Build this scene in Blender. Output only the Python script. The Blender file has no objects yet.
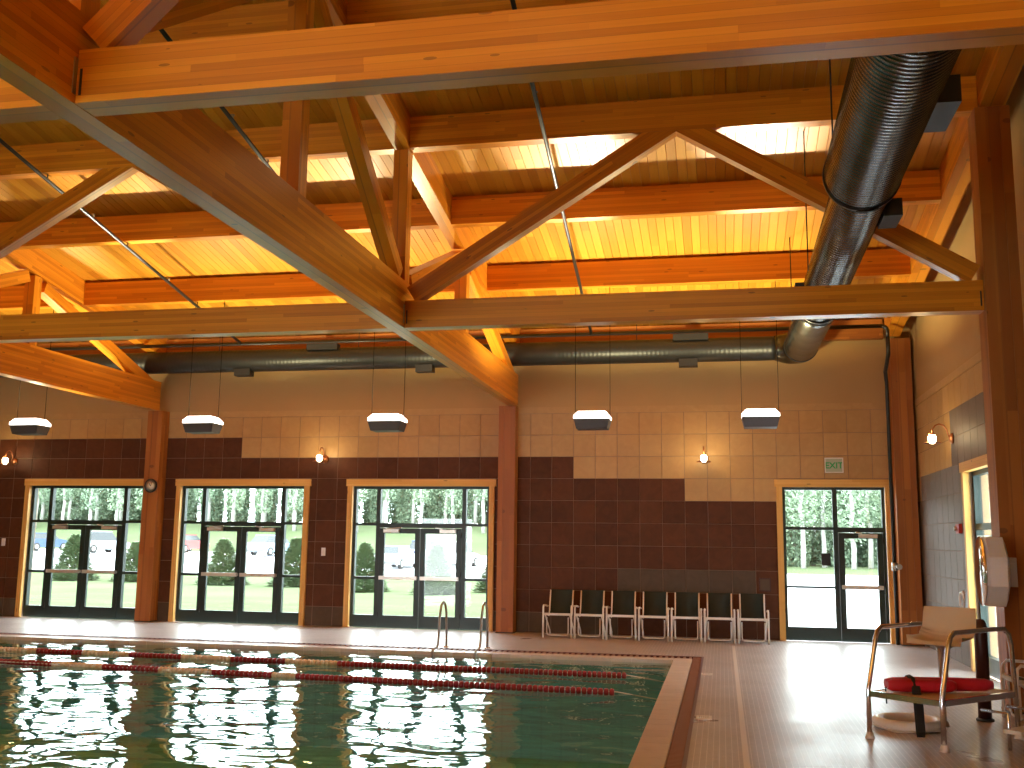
import bpy, math, random
from mathutils import Vector, Matrix
random.seed(7)
PI = math.pi
S = bpy.context.scene
COL = S.collection
# ------------------------------------------------------------------ camera, world, exposure
YAW, PITCH, ROLL, FPX, EYE = -0.2025, 0.1531, 0.0129, 1020.56, 1.7
def cam_dir(x3, y2, z3):
    c, s = math.cos(ROLL), math.sin(ROLL); x1 = c*x3 - s*z3; z2 = s*x3 + c*z3
    c, s = math.cos(PITCH), math.sin(PITCH); y1 = c*y2 - s*z2; z = s*y2 + c*z2
    c, s = math.cos(YAW), math.sin(YAW)
    return Vector((c*x1 + s*y1, -s*x1 + c*y1, z))
cam = bpy.data.cameras.new('camera'); cam.sensor_width = 36.0; cam.lens = FPX/1024*36.0
cam.clip_start = 0.05; cam.clip_end = 600
co = bpy.data.objects.new('camera', cam); COL.objects.link(co)
r_, u_, f_ = cam_dir(1, 0, 0), cam_dir(0, 0, 1), cam_dir(0, 1, 0)
co.matrix_world = Matrix(((r_.x, u_.x, -f_.x, 0), (r_.y, u_.y, -f_.y, 0), (r_.z, u_.z, -f_.z, EYE), (0, 0, 0, 1)))
S.camera = co
W = bpy.data.worlds.new('overcast_sky'); S.world = W; W.use_nodes = True
bg = W.node_tree.nodes['Background']; bg.inputs[0].default_value = (0.88, 0.95, 1.0, 1); bg.inputs[1].default_value = 14.0
S.view_settings.view_transform = 'Standard'; S.view_settings.look = 'None'
S.view_settings.exposure = 0.0; S.view_settings.gamma = 1.0
S.view_settings.use_curve_mapping = False
S.cycles.max_bounces = 10; S.cycles.diffuse_bounces = 5; S.cycles.glossy_bounces = 4
S.cycles.transparent_max_bounces = 16; S.cycles.sample_clamp_indirect = 6.0
S.cycles.caustics_reflective = False; S.cycles.caustics_refractive = False
LAMP_POWER = 500.0      # each metal-halide uplight
LAMP_COL = (1.0, 0.88, 0.47)
def lamp_light(loc, parent=None, gain=1.0):
    l = bpy.data.lights.new('uplight', 'SPOT'); l.energy = LAMP_POWER*gain; l.color = LAMP_COL
    l.spot_size = math.radians(150); l.spot_blend = 0.35; l.shadow_soft_size = 0.10
    o = bpy.data.objects.new('uplight', l); COL.objects.link(o); o.location = loc; o.rotation_euler = (PI, 0, 0)
    b = bpy.data.lights.new('reflector_beam', 'SPOT'); b.energy = LAMP_POWER*5.0; b.color = (1.0, 0.93, 0.78)
    b.spot_size = math.radians(26); b.spot_blend = 0.8; b.shadow_soft_size = 0.06
    q = bpy.data.objects.new('reflector_beam', b); COL.objects.link(q); q.location = loc
    q.rotation_euler = Vector((0, -3.55 if loc[1] > 0 else 3.55, 2.95)).to_track_quat('-Z', 'Y').to_euler()
    return o
# the same uplights over the deck on the camera's side of the pool
for x in (-12.4, -8.9, -5.5, -2.0, 1.4):
    lamp_light((x, -5.6, 3.9), gain=2.2)

# ------------------------------------------------------------------ helpers
def lerp(a, b, t): return a + (b-a)*t
class MB:
    def __init__(s): s.v = []; s.f = []; s.uv = {}; s.sm = set(); s.mi = {}; s.cm = 0
    def quad(s, *ix, uv=None, smooth=False):
        k = len(s.f); s.f.append(tuple(ix)); s.mi[k] = s.cm
        if uv: s.uv[k] = uv
        if smooth: s.sm.add(k)
    def box(s, x0, y0, z0, x1, y1, z1, M=None):
        b = len(s.v)
        P = [Vector((x, y, z)) for z in (z0, z1) for y in (y0, y1) for x in (x0, x1)]
        s.v += [(M @ p) if M else p for p in P]
        for q in ((0,2,3,1), (4,5,7,6), (0,1,5,4), (2,6,7,3), (0,4,6,2), (1,3,7,5)): s.quad(*[b+i for i in q])
        return s
    def beam(s, p0, p1, w, h, up=(0, 0, 1)):
        p0, p1 = Vector(p0), Vector(p1); d = p1-p0; L = d.length; d.normalize()
        up = Vector(up); side = d.cross(up).normalized(); up = side.cross(d).normalized()
        b = len(s.v)
        for p in (p0, p1):
            for a, c in ((-1, -1), (1, -1), (1, 1), (-1, 1)): s.v.append(p + side*(a*w/2) + up*(c*h/2))
        o = random.uniform(0, 50)
        s.quad(b, b+1, b+5, b+4, uv=[(o, 9.0), (o, 9.0+w*.15), (o+L, 9.0+w*.15), (o+L, 9.0)])
        s.quad(b+1, b+2, b+6, b+5, uv=[(o, 0), (o, h), (o+L, h), (o+L, 0)])
        s.quad(b+2, b+3, b+7, b+6, uv=[(o, 9.5), (o, 9.5+w*.15), (o+L, 9.5+w*.15), (o+L, 9.5)])
        s.quad(b+3, b, b+4, b+7, uv=[(o, h), (o, 0), (o+L, 0), (o+L, h)])
        s.quad(b+3, b+2, b+1, b, uv=[(o, h), (o+w, h), (o+w, 0), (o, 0)])
        s.quad(b+4, b+5, b+6, b+7, uv=[(o, 0), (o+w, 0), (o+w, h), (o, h)])
        return s
    def tube(s, path, r, n=10, caps=True, closed=False):
        P = [Vector(p) for p in path]; m = len(P); rr = r if isinstance(r, (list, tuple)) else [r]*m
        b = len(s.v); nrm = None
        for i, p in enumerate(P):
            if closed: t = (P[(i+1) % m]-P[i-1]).normalized()
            else: t = (P[min(i+1, m-1)]-P[max(i-1, 0)]).normalized()
            if nrm is None:
                nrm = t.orthogonal().normalized()
            else:
                nrm = (nrm - t*nrm.dot(t)).normalized()
            bi = t.cross(nrm)
            for k in range(n):
                a = 2*PI*k/n; s.v.append(p + (nrm*math.cos(a)+bi*math.sin(a))*rr[i])
        for i in range(m if closed else m-1):
            j = (i+1) % m
            for k in range(n):
                s.quad(b+i*n+k, b+i*n+(k+1) % n, b+j*n+(k+1) % n, b+j*n+k, smooth=True)
        if caps and not closed:
            s.quad(*[b+k for k in reversed(range(n))]); s.quad(*[b+(m-1)*n+k for k in range(n)])
        return s
    def lathe(s, prof, M=None, n=24):       # prof: (r, z) along local z
        b = len(s.v); m = len(prof)
        for r, z in prof:
            for k in range(n):
                a = 2*PI*k/n; p = Vector((r*math.cos(a), r*math.sin(a), z)); s.v.append(M @ p if M else p)
        for i in range(m-1):
            for k in range(n):
                s.quad(b+i*n+k, b+i*n+(k+1) % n, b+(i+1)*n+(k+1) % n, b+(i+1)*n+k, smooth=True)
        if prof[0][0] > 1e-4: s.quad(*[b+k for k in reversed(range(n))])
        if prof[-1][0] > 1e-4: s.quad(*[b+(m-1)*n+k for k in range(n)])
        return s
    def prism(s, pts, d, M=None):           # polygon pts (x,z) extruded along y by d (y0,y1)
        b = len(s.v); n = len(pts)
        for y in d:
            for x, z in pts:
                p = Vector((x, y, z)); s.v.append(M @ p if M else p)
        s.quad(*[b+i for i in range(n)]); s.quad(*[b+n+i for i in reversed(range(n))])
        for i in range(n):
            j = (i+1) % n; s.quad(b+j, b+i, b+n+i, b+n+j)
        return s
    def grid(s, fn, nu, nv, smooth=True):
        b = len(s.v)
        for j in range(nv+1):
            for i in range(nu+1): s.v.append(Vector(fn(i/nu, j/nv)))
        for j in range(nv):
            for i in range(nu):
                a = b+j*(nu+1)+i; s.quad(a, a+1, a+nu+2, a+nu+1, smooth=smooth)
        return s
    def mesh(s, name, mats, org=Vector((0, 0, 0))):
        me = bpy.data.meshes.new(name)
        me.from_pydata([tuple(Vector(v)-org) for v in s.v], [], s.f)
        if not isinstance(mats, (list, tuple)): mats = [mats]
        for m in mats: me.materials.append(m)
        if s.uv:
            ul = me.uv_layers.new(name='UVMap')
            for p in me.polygons:
                if p.index in s.uv:
                    for li, c in zip(p.loop_indices, s.uv[p.index]): ul.data[li].uv = c
        for p in me.polygons:
            if p.index in s.sm: p.use_smooth = True
            p.material_index = s.mi.get(p.index, 0)
        return me
    def build(s, name, mats, parent=None, org=None):
        if parent is not None: org = ORG[parent.name]
        elif org is None:
            xs = [v[0] for v in s.v]; ys = [v[1] for v in s.v]; zs = [v[2] for v in s.v]
            org = Vector(((min(xs)+max(xs))/2, (min(ys)+max(ys))/2, min(zs)))
        org = Vector(org)
        o = bpy.data.objects.new(name, s.mesh(name, mats, org)); COL.objects.link(o)
        if parent is not None: o.parent = parent
        else: o.location = org
        ORG[o.name] = org
        return o
ORG = {}
def empty(name, loc=(0, 0, 0)):
    o = bpy.data.objects.new(name, None); COL.objects.link(o); o.location = loc; o.empty_display_size = 0.1
    ORG[o.name] = Vector(loc); return o
def tag(o, label, cat, group=None, kind=None):
    if label: o['label'] = label
    if cat: o['category'] = cat
    if group: o['group'] = group
    if kind: o['kind'] = kind
    return o
def struct(o, label=None):
    o['kind'] = 'structure'
    if label: o['label'] = label
    return o
def dup(root, loc, rz=0.0, label=None, scale=None):
    r = root.copy(); COL.objects.link(r); r.location = loc; r.rotation_euler = (0, 0, rz)
    if scale: r.scale = scale
    if label: r['label'] = label
    for ch in list(root.children):
        c = ch.copy(); COL.objects.link(c); c.parent = r
        for g in list(ch.children):
            d = g.copy(); COL.objects.link(d); d.parent = c
    ORG[r.name] = Vector(loc)
    return r
def piece(name, me, parent, loc):
    o = bpy.data.objects.new(name, me); COL.objects.link(o); o.parent = parent
    o.location = Vector(loc) - ORG[parent.name]
    ORG[o.name] = Vector(loc)
    return o
def arc(c, r, a0, a1, n, ax=0, bx=2):
    out = []
    for i in range(n+1):
        a = lerp(a0, a1, i/n); p = list(c); p[ax] += r*math.cos(a); p[bx] += r*math.sin(a); out.append(tuple(p))
    return out

# ------------------------------------------------------------------ materials
def mat(name, col, rough=0.6, metal=0.0, spec=0.5):
    m = bpy.data.materials.new(name); m.use_nodes = True
    b = m.node_tree.nodes['Principled BSDF']
    b.inputs['Base Color'].default_value = (*col, 1); b.inputs['Roughness'].default_value = rough
    b.inputs['Metallic'].default_value = metal; b.inputs['Specular IOR Level'].default_value = spec
    return m
class NT:
    def __init__(s, m): s.t = m.node_tree; s.b = s.t.nodes.get('Principled BSDF'); s.out = s.t.nodes['Material Output']
    def n(s, typ, ins=None, **kw):
        x = s.t.nodes.new(typ)
        for k, v in kw.items(): setattr(x, k, v)
        for k, v in (ins or {}).items():
            if hasattr(v, 'is_output') or isinstance(v, bpy.types.NodeSocket): s.t.links.new(v, x.inputs[k])
            else: x.inputs[k].default_value = v
        return x
    def l(s, a, b): s.t.links.new(a, b)
    def math(s, op, a, b=0.0, c=None):
        ins = {0: a, 1: b}
        if c is not None: ins[2] = c
        return s.n('ShaderNodeMath', ins, operation=op).outputs[0]
    def ramp(s, fac, stops):
        r = s.n('ShaderNodeValToRGB', {0: fac}); e = r.color_ramp.elements
        while len(e) < len(stops): e.new(0.5)
        for el, (p, c) in zip(e, stops): el.position = p; el.color = (*c, 1)
        return r.outputs[0]
    def mix(s, fac, a, b, mode='MIX'):
        x = s.n('ShaderNodeMix', data_type='RGBA', blend_type=mode)
        for k, v in ((0, fac), (6, a), (7, b)):
            if isinstance(v, bpy.types.NodeSocket): s.l(v, x.inputs[k])
            else: x.inputs[k].default_value = v if k == 0 else (*v, 1)
        return x.outputs[2]
    def bump(s, h, strength, dist=0.01):
        b = s.n('ShaderNodeBump', {'Height': h, 'Strength': strength, 'Distance': dist}); s.l(b.outputs[0], s.b.inputs['Normal']); return b

def wood_mat(name, dark, mid, light, rough=0.30):
    m = mat(name, mid, rough); t = NT(m)
    uv = t.n('ShaderNodeUVMap', uv_map='UVMap').outputs[0]
    sp = t.n('ShaderNodeSeparateXYZ', {0: uv}); U, V = sp.outputs[0], sp.outputs[1]
    rnd = t.n('ShaderNodeObjectInfo').outputs['Random']
    lam = t.math('FLOOR', t.math('DIVIDE', V, 0.046))
    wn0 = t.n('ShaderNodeTexWhiteNoise', {'Vector': t.n('ShaderNodeCombineXYZ', {0: lam, 1: rnd}).outputs[0]}).outputs['Value']
    seg = t.math('FLOOR', t.math('ADD', t.math('DIVIDE', U, 2.1), t.math('MULTIPLY', wn0, 7.3)))
    wn = t.n('ShaderNodeTexWhiteNoise', {'Vector': t.n('ShaderNodeCombineXYZ', {0: lam, 1: seg, 2: rnd}).outputs[0]}).outputs['Value']
    gv = t.n('ShaderNodeCombineXYZ', {0: t.math('MULTIPLY', U, 1.1), 1: t.math('MULTIPLY', V, 42.0), 2: t.math('MULTIPLY', wn, 30.0)}).outputs[0]
    g = t.n('ShaderNodeTexNoise', {'Vector': gv, 'Scale': 1.0, 'Detail': 4.0, 'Roughness': 0.6}).outputs['Fac']
    fac = t.math('ADD', t.math('MULTIPLY', wn, 0.62), t.math('MULTIPLY', g, 0.5))
    col = t.ramp(fac, [(0.12, dark), (0.5, mid), (0.92, light)])
    kv = t.n('ShaderNodeCombineXYZ', {0: t.math('MULTIPLY', U, 2.2), 1: t.math('MULTIPLY', V, 9.0), 2: rnd}).outputs[0]
    kn = t.n('ShaderNodeTexVoronoi', {'Vector': kv, 'Scale': 1.0}).outputs['Distance']
    col = t.mix(t.math('MULTIPLY', t.math('LESS_THAN', kn, 0.09), 0.55), col, (0.10, 0.035, 0.012))
    vf = t.math('FRACT', t.math('DIVIDE', V, 0.046))
    col = t.mix(t.math('MULTIPLY', t.math('LESS_THAN', vf, 0.05), 0.35), col, (0.14, 0.05, 0.015))
    t.l(col, t.b.inputs['Base Color'])
    t.bump(g, 0.08, 0.004)
    return m
M = {}
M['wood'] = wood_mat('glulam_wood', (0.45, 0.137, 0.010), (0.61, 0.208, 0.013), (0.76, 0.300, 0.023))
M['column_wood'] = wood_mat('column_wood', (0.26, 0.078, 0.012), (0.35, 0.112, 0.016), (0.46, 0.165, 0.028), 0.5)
M['casing'] = wood_mat('door_casing_wood', (0.66, 0.36, 0.075), (0.74, 0.43, 0.10), (0.80, 0.50, 0.14), 0.5)
def plank_mat():
    m = mat('deck_plank', (0.6, 0.3, 0.08), 0.5); t = NT(m)
    rnd = t.n('ShaderNodeObjectInfo').outputs['Random']
    oc = t.n('ShaderNodeTexCoord').outputs['Object']
    sp = t.n('ShaderNodeSeparateXYZ', {0: oc})
    seg = t.math('FLOOR', t.math('ADD', t.math('DIVIDE', sp.outputs[1], 3.1), t.math('MULTIPLY', rnd, 9.0)))
    wn = t.n('ShaderNodeTexWhiteNoise', {'Vector': t.n('ShaderNodeCombineXYZ', {0: seg, 1: rnd}).outputs[0]}).outputs['Value']
    gv = t.n('ShaderNodeCombineXYZ', {0: t.math('MULTIPLY', sp.outputs[0], 40.0), 1: sp.outputs[1], 2: t.math('MULTIPLY', wn, 30)}).outputs[0]
    g = t.n('ShaderNodeTexNoise', {'Vector': gv, 'Scale': 1.0, 'Detail': 3.0}).outputs['Fac']
    fac = t.math('ADD', t.math('MULTIPLY', wn, 0.65), t.math('MULTIPLY', g, 0.45))
    col = t.ramp(fac, [(0.1, (0.48, 0.180, 0.011)), (0.5, (0.61, 0.255, 0.017)), (0.95, (0.73, 0.34, 0.030))])
    t.l(col, t.b.inputs['Base Color']); return m
M['plank'] = plank_mat()
def tile_mat(name, c0, c1, rough=0.35, spec=0.4):
    m = mat(name, c0, rough, 0.0, spec); t = NT(m)
    rnd = t.n('ShaderNodeObjectInfo').outputs['Random']
    geo = t.n('ShaderNodeNewGeometry').outputs['Position']
    n1 = t.n('ShaderNodeTexNoise', {'Vector': geo, 'Scale': 5.0, 'Detail': 5.0, 'Distortion': 1.2}).outputs['Fac']
    fac = t.math('ADD', t.math('MULTIPLY', rnd, 0.34), t.math('MULTIPLY', n1, 0.8))
    t.l(t.ramp(fac, [(0.2, c0), (0.9, c1)]), t.b.inputs['Base Color'])
    return m
M['tile_dark'] = tile_mat('dark_brown_tile', (0.060, 0.020, 0.009), (0.120, 0.042, 0.018), 0.55, 0.2)
M['tile_tan'] = tile_mat('tan_tile', (0.42, 0.255, 0.095), (0.54, 0.345, 0.14), 0.45)
M['tile_grey'] = tile_mat('olive_grey_tile', (0.080, 0.056, 0.038), (0.12, 0.086, 0.058), 0.55, 0.2)
M['tile_taupe'] = tile_mat('taupe_tile', (0.155, 0.130, 0.115), (0.215, 0.180, 0.160), 0.55, 0.25)
M['grout'] = mat('tile_grout', (0.26, 0.18, 0.125), 0.8)
def plaster(name, c):
    m = mat(name, c, 0.8); t = NT(m)
    n1 = t.n('ShaderNodeTexNoise', {'Scale': 1.4, 'Detail': 4.0}); t.l(t.n('ShaderNodeTexCoord').outputs['Object'], n1.inputs['Vector'])
    t.l(t.mix(n1.outputs['Fac'], tuple(x*.92 for x in c), tuple(min(1, x*1.06) for x in c)), t.b.inputs['Base Color'])
    return m
M['plaster'] = plaster('tan_plaster', (0.46, 0.29, 0.115))
M['green_metal'] = mat('dark_green_frame', (0.010, 0.026, 0.022), 0.4)
M['steel'] = mat('galvanised_steel', (0.45, 0.44, 0.42), 0.4, 1.0)
M['chrome'] = mat('chrome', (0.76, 0.78, 0.84), 0.14, 1.0)
M['rail_steel'] = mat('satin_steel', (0.36, 0.35, 0.34), 0.35, 0.35)
M['brushed'] = mat('brushed_bar', (0.75, 0.72, 0.66), 0.35, 0.7)
M['black'] = mat('black_metal', (0.012, 0.012, 0.013), 0.5)
M['cable'] = mat('black_cable', (0.003, 0.003, 0.003), 1.0, 0.0, 0.0)
M['pipe'] = mat('dark_pipe', (0.018, 0.017, 0.017), 0.4, 0.2)
M['white'] = mat('white_paint', (0.78, 0.76, 0.72), 0.5)
M['white_plastic'] = mat('white_plastic', (0.82, 0.81, 0.79), 0.35)
M['beige'] = mat('beige_plastic', (0.70, 0.55, 0.36), 0.45)
M['red'] = mat('red_foam', (0.55, 0.018, 0.04), 0.4)
M['dark_red'] = mat('dark_red_float', (0.30, 0.012, 0.03), 0.35)
M['white_float'] = mat('white_float', (0.80, 0.66, 0.50), 0.4)
M['maroon'] = mat('maroon_vinyl', (0.055, 0.012, 0.012), 0.35)
M['copper'] = mat('aged_copper', (0.45, 0.17, 0.07), 0.35, 0.8)
M['grey'] = mat('fixture_grey', (0.085, 0.08, 0.085), 0.5)
M['strap'] = mat('black_strap', (0.01, 0.01, 0.012), 0.7)
M['exit_face'] = mat('exit_panel', (0.42, 0.50, 0.40), 0.5)
M['exit_green'] = mat('exit_letters', (0.02, 0.42, 0.12), 0.5)
M['clock_face'] = mat('clock_face', (0.80, 0.78, 0.72), 0.4)
M['alarm_red'] = mat('alarm_red', (0.5, 0.03, 0.02), 0.4)
M['mirror'] = mat('mirror_glass', (0.85, 0.85, 0.85), 0.02, 1.0)
def sling_mat():
    m = mat('dark_green_sling', (0.008, 0.016, 0.012), 0.7); t = NT(m)
    w = t.n('ShaderNodeTexWave', {'Scale': 120.0}); t.l(t.n('ShaderNodeTexCoord').outputs['Object'], w.inputs['Vector'])
    t.bump(w.outputs['Fac'], 0.2, 0.002); return m
M['sling'] = sling_mat()
def duct_mat():
    m = mat('spiral_duct_metal', (0.09, 0.09, 0.088), 0.26, 0.95); t = NT(m)
    n1 = t.n('ShaderNodeTexNoise', {'Scale': 3.0, 'Detail': 3.0}); t.l(t.n('ShaderNodeTexCoord').outputs['Object'], n1.inputs['Vector'])
    t.l(t.ramp(n1.outputs['Fac'], [(0.3, (0.06, 0.063, 0.06)), (0.7, (0.12, 0.12, 0.115))]), t.b.inputs['Base Color'])
    return m
M['duct'] = duct_mat()
def emis(name, col, s):
    m = mat(name, col, 0.5); b = m.node_tree.nodes['Principled BSDF']
    b.inputs['Emission Color'].default_value = (*col, 1); b.inputs['Emission Strength'].default_value = s; return m
M['lens'] = emis('uplight_lens', (1.0, 0.93, 0.86), 6.0)
M['bulb'] = emis('bulb_glass', (1.0, 0.86, 0.55), 14.0)
def schlick(t, f0, nrm=None):
    lw = t.n('ShaderNodeLayerWeight', {'Blend': 0.5})
    if nrm is not None: t.l(nrm, lw.inputs['Normal'])
    return t.math('ADD', t.math('MULTIPLY', t.math('POWER', lw.outputs['Facing'], 5.0), 1-f0), f0)
def thin_glass(name, tint, ior=1.45):
    m = bpy.data.materials.new(name); m.use_nodes = True; t = NT(m); t.t.nodes.remove(t.b)
    fr = schlick(t, 0.04)
    a = t.n('ShaderNodeBsdfTransparent', {'Color': (*tint, 1)}).outputs[0]
    g = t.n('ShaderNodeBsdfGlossy', {'Roughness': 0.0}).outputs[0]
    mx = t.n('ShaderNodeMixShader', {0: fr, 1: a, 2: g}); t.l(mx.outputs[0], t.out.inputs[0]); return m
M['glass'] = thin_glass('window_glass', (0.93, 0.97, 0.95))
def water_mat():
    m = bpy.data.materials.new('pool_water'); m.use_nodes = True; t = NT(m); t.t.nodes.remove(t.b)
    oc = t.n('ShaderNodeTexCoord').outputs['Object']
    h = None
    for sc, st, w in (((1.0, 1.3, 1), 1.0, 1.0), ((2.6, 3.3, 1), 1.0, 0.26), ((6.5, 8.0, 1), 1.0, 0.03)):
        mp = t.n('ShaderNodeMapping', {0: oc, 3: sc}).outputs[0]
        n1 = t.n('ShaderNodeTexNoise', {'Vector': mp, 'Scale': 1.0, 'Detail': 1.0, 'Distortion': 0.6}).outputs['Fac']
        x = t.math('MULTIPLY', n1, w); h = x if h is None else t.math('ADD', h, x)
    bp_ = t.n('ShaderNodeBump', {'Height': h, 'Strength': 1.0, 'Distance': 0.046}).outputs[0]
    fr = schlick(t, 0.02, bp_)
    a = t.n('ShaderNodeBsdfTransparent', {'Color': (0.74, 0.95, 0.93, 1)}).outputs[0]
    g = t.n('ShaderNodeBsdfGlossy', {'Roughness': 0.015, 'Normal': bp_}).outputs[0]
    mx = t.n('ShaderNodeMixShader', {0: fr, 1: a, 2: g}); t.l(mx.outputs[0], t.out.inputs[0]); return m
M['water'] = water_mat()
def mosaic(name, c1, c2, grout, size, rough):
    m = mat(name, c1, rough); t = NT(m)
    oc = t.n('ShaderNodeTexCoord').outputs['Object']
    br = t.n('ShaderNodeTexBrick', {'Vector': oc, 'Color1': (*c1, 1), 'Color2': (*c2, 1), 'Mortar': (*grout, 1), 'Scale': 1.0,
        'Mortar Size': size*0.055, 'Mortar Smooth': 0.2, 'Bias': 0.0, 'Brick Width': size, 'Row Height': size}, offset=0.0)
    n1 = t.n('ShaderNodeTexNoise', {'Vector': oc, 'Scale': 0.8, 'Detail': 4.0}).outputs['Fac']
    t.l(t.mix(t.math('MULTIPLY', n1, 0.35), br.outputs['Color'], tuple(x*.7 for x in c1)), t.b.inputs['Base Color'])
    t.l(t.ramp(n1, [(0.3, (rough*.8,)*3), (0.7, (rough*1.25,)*3)]), t.b.inputs['Roughness'])
    t.b.inputs['Specular IOR Level'].default_value = 1.0
    inv = t.math('SUBTRACT', 1.0, br.outputs['Fac']); t.bump(inv, 0.35, 0.003); return m
M['deck'] = mosaic('deck_mosaic_tile', (0.38, 0.33, 0.312), (0.44, 0.385, 0.365), (0.72, 0.65, 0.62), 0.051, 0.34)
M['pool_tile'] = mosaic('pool_shell_tile', (0.17, 0.62, 0.68), (0.19, 0.65, 0.71), (0.15, 0.56, 0.62), 0.3, 0.5)
M['coping'] = tile_mat('coping_tile', (0.60, 0.51, 0.45), (0.72, 0.62, 0.55), 0.35)
M['grate'] = mat('gutter_grate', (0.27, 0.11, 0.05), 0.5)
M['red_tile'] = mat('dark_red_tile', (0.13, 0.045, 0.05), 0.35)
M['line'] = mat('white_tile_line', (0.72, 0.66, 0.60), 0.4)
# outdoors
def grass_mat():
    m = mat('lawn_grass', (0.3, 0.42, 0.12), 1.0, 0.0, 0.0); t = NT(m)
    n1 = t.n('ShaderNodeTexNoise', {'Scale': 0.25, 'Detail': 6.0}); t.l(t.n('ShaderNodeTexCoord').outputs['Object'], n1.inputs['Vector'])
    t.l(t.ramp(n1.outputs['Fac'], [(0.3, (0.088, 0.112, 0.058)), (0.7, (0.110, 0.130, 0.074))]), t.b.inputs['Base Color']); return m
M['grass'] = grass_mat()
M['asphalt'] = plaster('pale_parking_lot', (0.66, 0.65, 0.66))
def leaf_mat(name, a, b):
    m = mat(name, a, 0.9, 0.0, 0.1); t = NT(m)
    n1 = t.n('ShaderNodeTexNoise', {'Scale': 1.3, 'Detail': 2.0}); t.l(t.n('ShaderNodeNewGeometry').outputs['Position'], n1.inputs['Vector'])
    rnd = t.n('ShaderNodeObjectInfo').outputs['Random']
    f = t.math('ADD', t.math('MULTIPLY', n1.outputs['Fac'], 0.7), t.math('MULTIPLY', rnd, 0.3))
    t.l(t.ramp(f, [(0.25, a), (0.75, b)]), t.b.inputs['Base Color']); return m
M['leaf'] = leaf_mat('hazy_leaf_green', (0.155, 0.215, 0.150), (0.250, 0.320, 0.215))  # washed-out haze over the forest is put into these pale, greyed leaf colours
M['needle'] = leaf_mat('spruce_green', (0.160, 0.220, 0.130), (0.230, 0.280, 0.170))
M['bark'] = mat('pale_bark', (0.34, 0.33, 0.31), 0.9)
M['tyre'] = mat('tyre', (0.02, 0.02, 0.02), 0.8)
M['car_glass'] = mat('car_glass', (0.02, 0.025, 0.03), 0.1)

# ------------------------------------------------------------------ dimensions
YB = 19.5; YF = -9.1; XR = 3.45; XL = -19.5; YRIDGE = 5.22
YA, YN = 11.97, 5.32                    # centre planes of the two cross trusses
def zd(Y): return 7.11 - 0.167*(abs(Y-YRIDGE) - (11.87-YRIDGE))   # underside of the roof deck
TZ0, TP = -0.04, 0.4215                 # tile module
ZC, CH = 4.30, 0.345                    # cross-truss chord: underside, depth
# doors: centre x, half width of frame, kind
DOORS = [(-13.17, 1.34, 2), (-9.61, 1.36, 2), (-5.82, 1.40, 2), (2.0, 0.90, 1)]
DH = 2.76

# ------------------------------------------------------------------ setting: back wall in three bays
def wall_with_holes(name, x0, x1, holes, y0, y1, z0, z1, m):
    mb = MB(); xs = sorted(holes); cur = x0
    for a, b in xs:
        mb.box(cur, y0, z0, a, y1, z1); mb.box(a, y0, DH, b, y1, z1); cur = b
    mb.box(cur, y0, z0, x1, y1, z1)
    return mb.build(name, m, org=((x0+x1)/2, y0, 0))
tile_cache = {}
def tile_mesh(w, h, kind, ax):
    k = (round(w, 3), round(h, 3), kind, ax)
    if k not in tile_cache:
        g, d, e = 0.0035, 0.006, 0.003
        mb = MB(); W2, H2 = w/2-g, h/2-g
        P = [(-W2, 0, -H2), (W2, 0, -H2), (W2, 0, H2), (-W2, 0, H2)]
        Q = [(-W2+e, -d, -H2+e), (W2-e, -d, -H2+e), (W2-e, -d, H2-e), (-W2+e, -d, H2-e)]
        if ax == 'x': P = [(y, -x, z) for x, y, z in P]; Q = [(y, -x, z) for x, y, z in Q]
        mb.v = [Vector(p) for p in P+Q]
        mb.quad(4, 5, 6, 7)
        for i in range(4):
            j = (i+1) % 4; mb.quad(i, j, 4+j, 4+i)
        tile_cache[k] = mb.mesh('tile', M['tile_'+kind])
    return tile_cache[k]
def cut_tile(a0, a1, b0, b1, holes):
    """clip one tile to the wall outside rectangular holes: returns rectangles"""
    out = [(a0, a1, b0, b1)]
    for ha, hb, hc, hd in holes:
        nxt = []
        for r in out:
            x0, x1, z0, z1 = r
            if x1 <= ha or x0 >= hb or z1 <= hc or z0 >= hd: nxt.append(r); continue
            if x0 < ha: nxt.append((x0, ha, z0, z1))
            if x1 > hb: nxt.append((hb, x1, z0, z1))
            xa, xb = max(x0, ha), min(x1, hb)
            if z1 > hd: nxt.append((xa, xb, max(z0, hd), z1))
            if z0 < hc: nxt.append((xa, xb, z0, hc))
        out = nxt
    return [r for r in out if r[1]-r[0] > 0.03 and r[3]-r[2] > 0.03]
COLX = [-11.52, -4.03]                   # back-wall columns
BAYS = [(XL, COLX[0], -12.42, -15.9), (COLX[0], COLX[1], -9.68, -12), (COLX[1], XR, -2.352, -5)]
ztop = TZ0 + 10*TP
def kind_back(bay, x, k):
    if bay == 0: return ('dark' if (k < 9 and x > -15.3) else 'tan') if k else 'grey'
    if bay == 1:
        if k == 0: return 'grey'
        return 'dark' if k < (9 if x < -9.68 else 8) else 'tan'
    if k == 0 and x < -1.93: return 'grey'
    if k == 2 and -1.93 < x < 0.7: return 'grey'
    lim = 8 if x < -2.78 else (7 if x < -0.68 else 6)
    return 'dark' if k < lim else 'tan'
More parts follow.
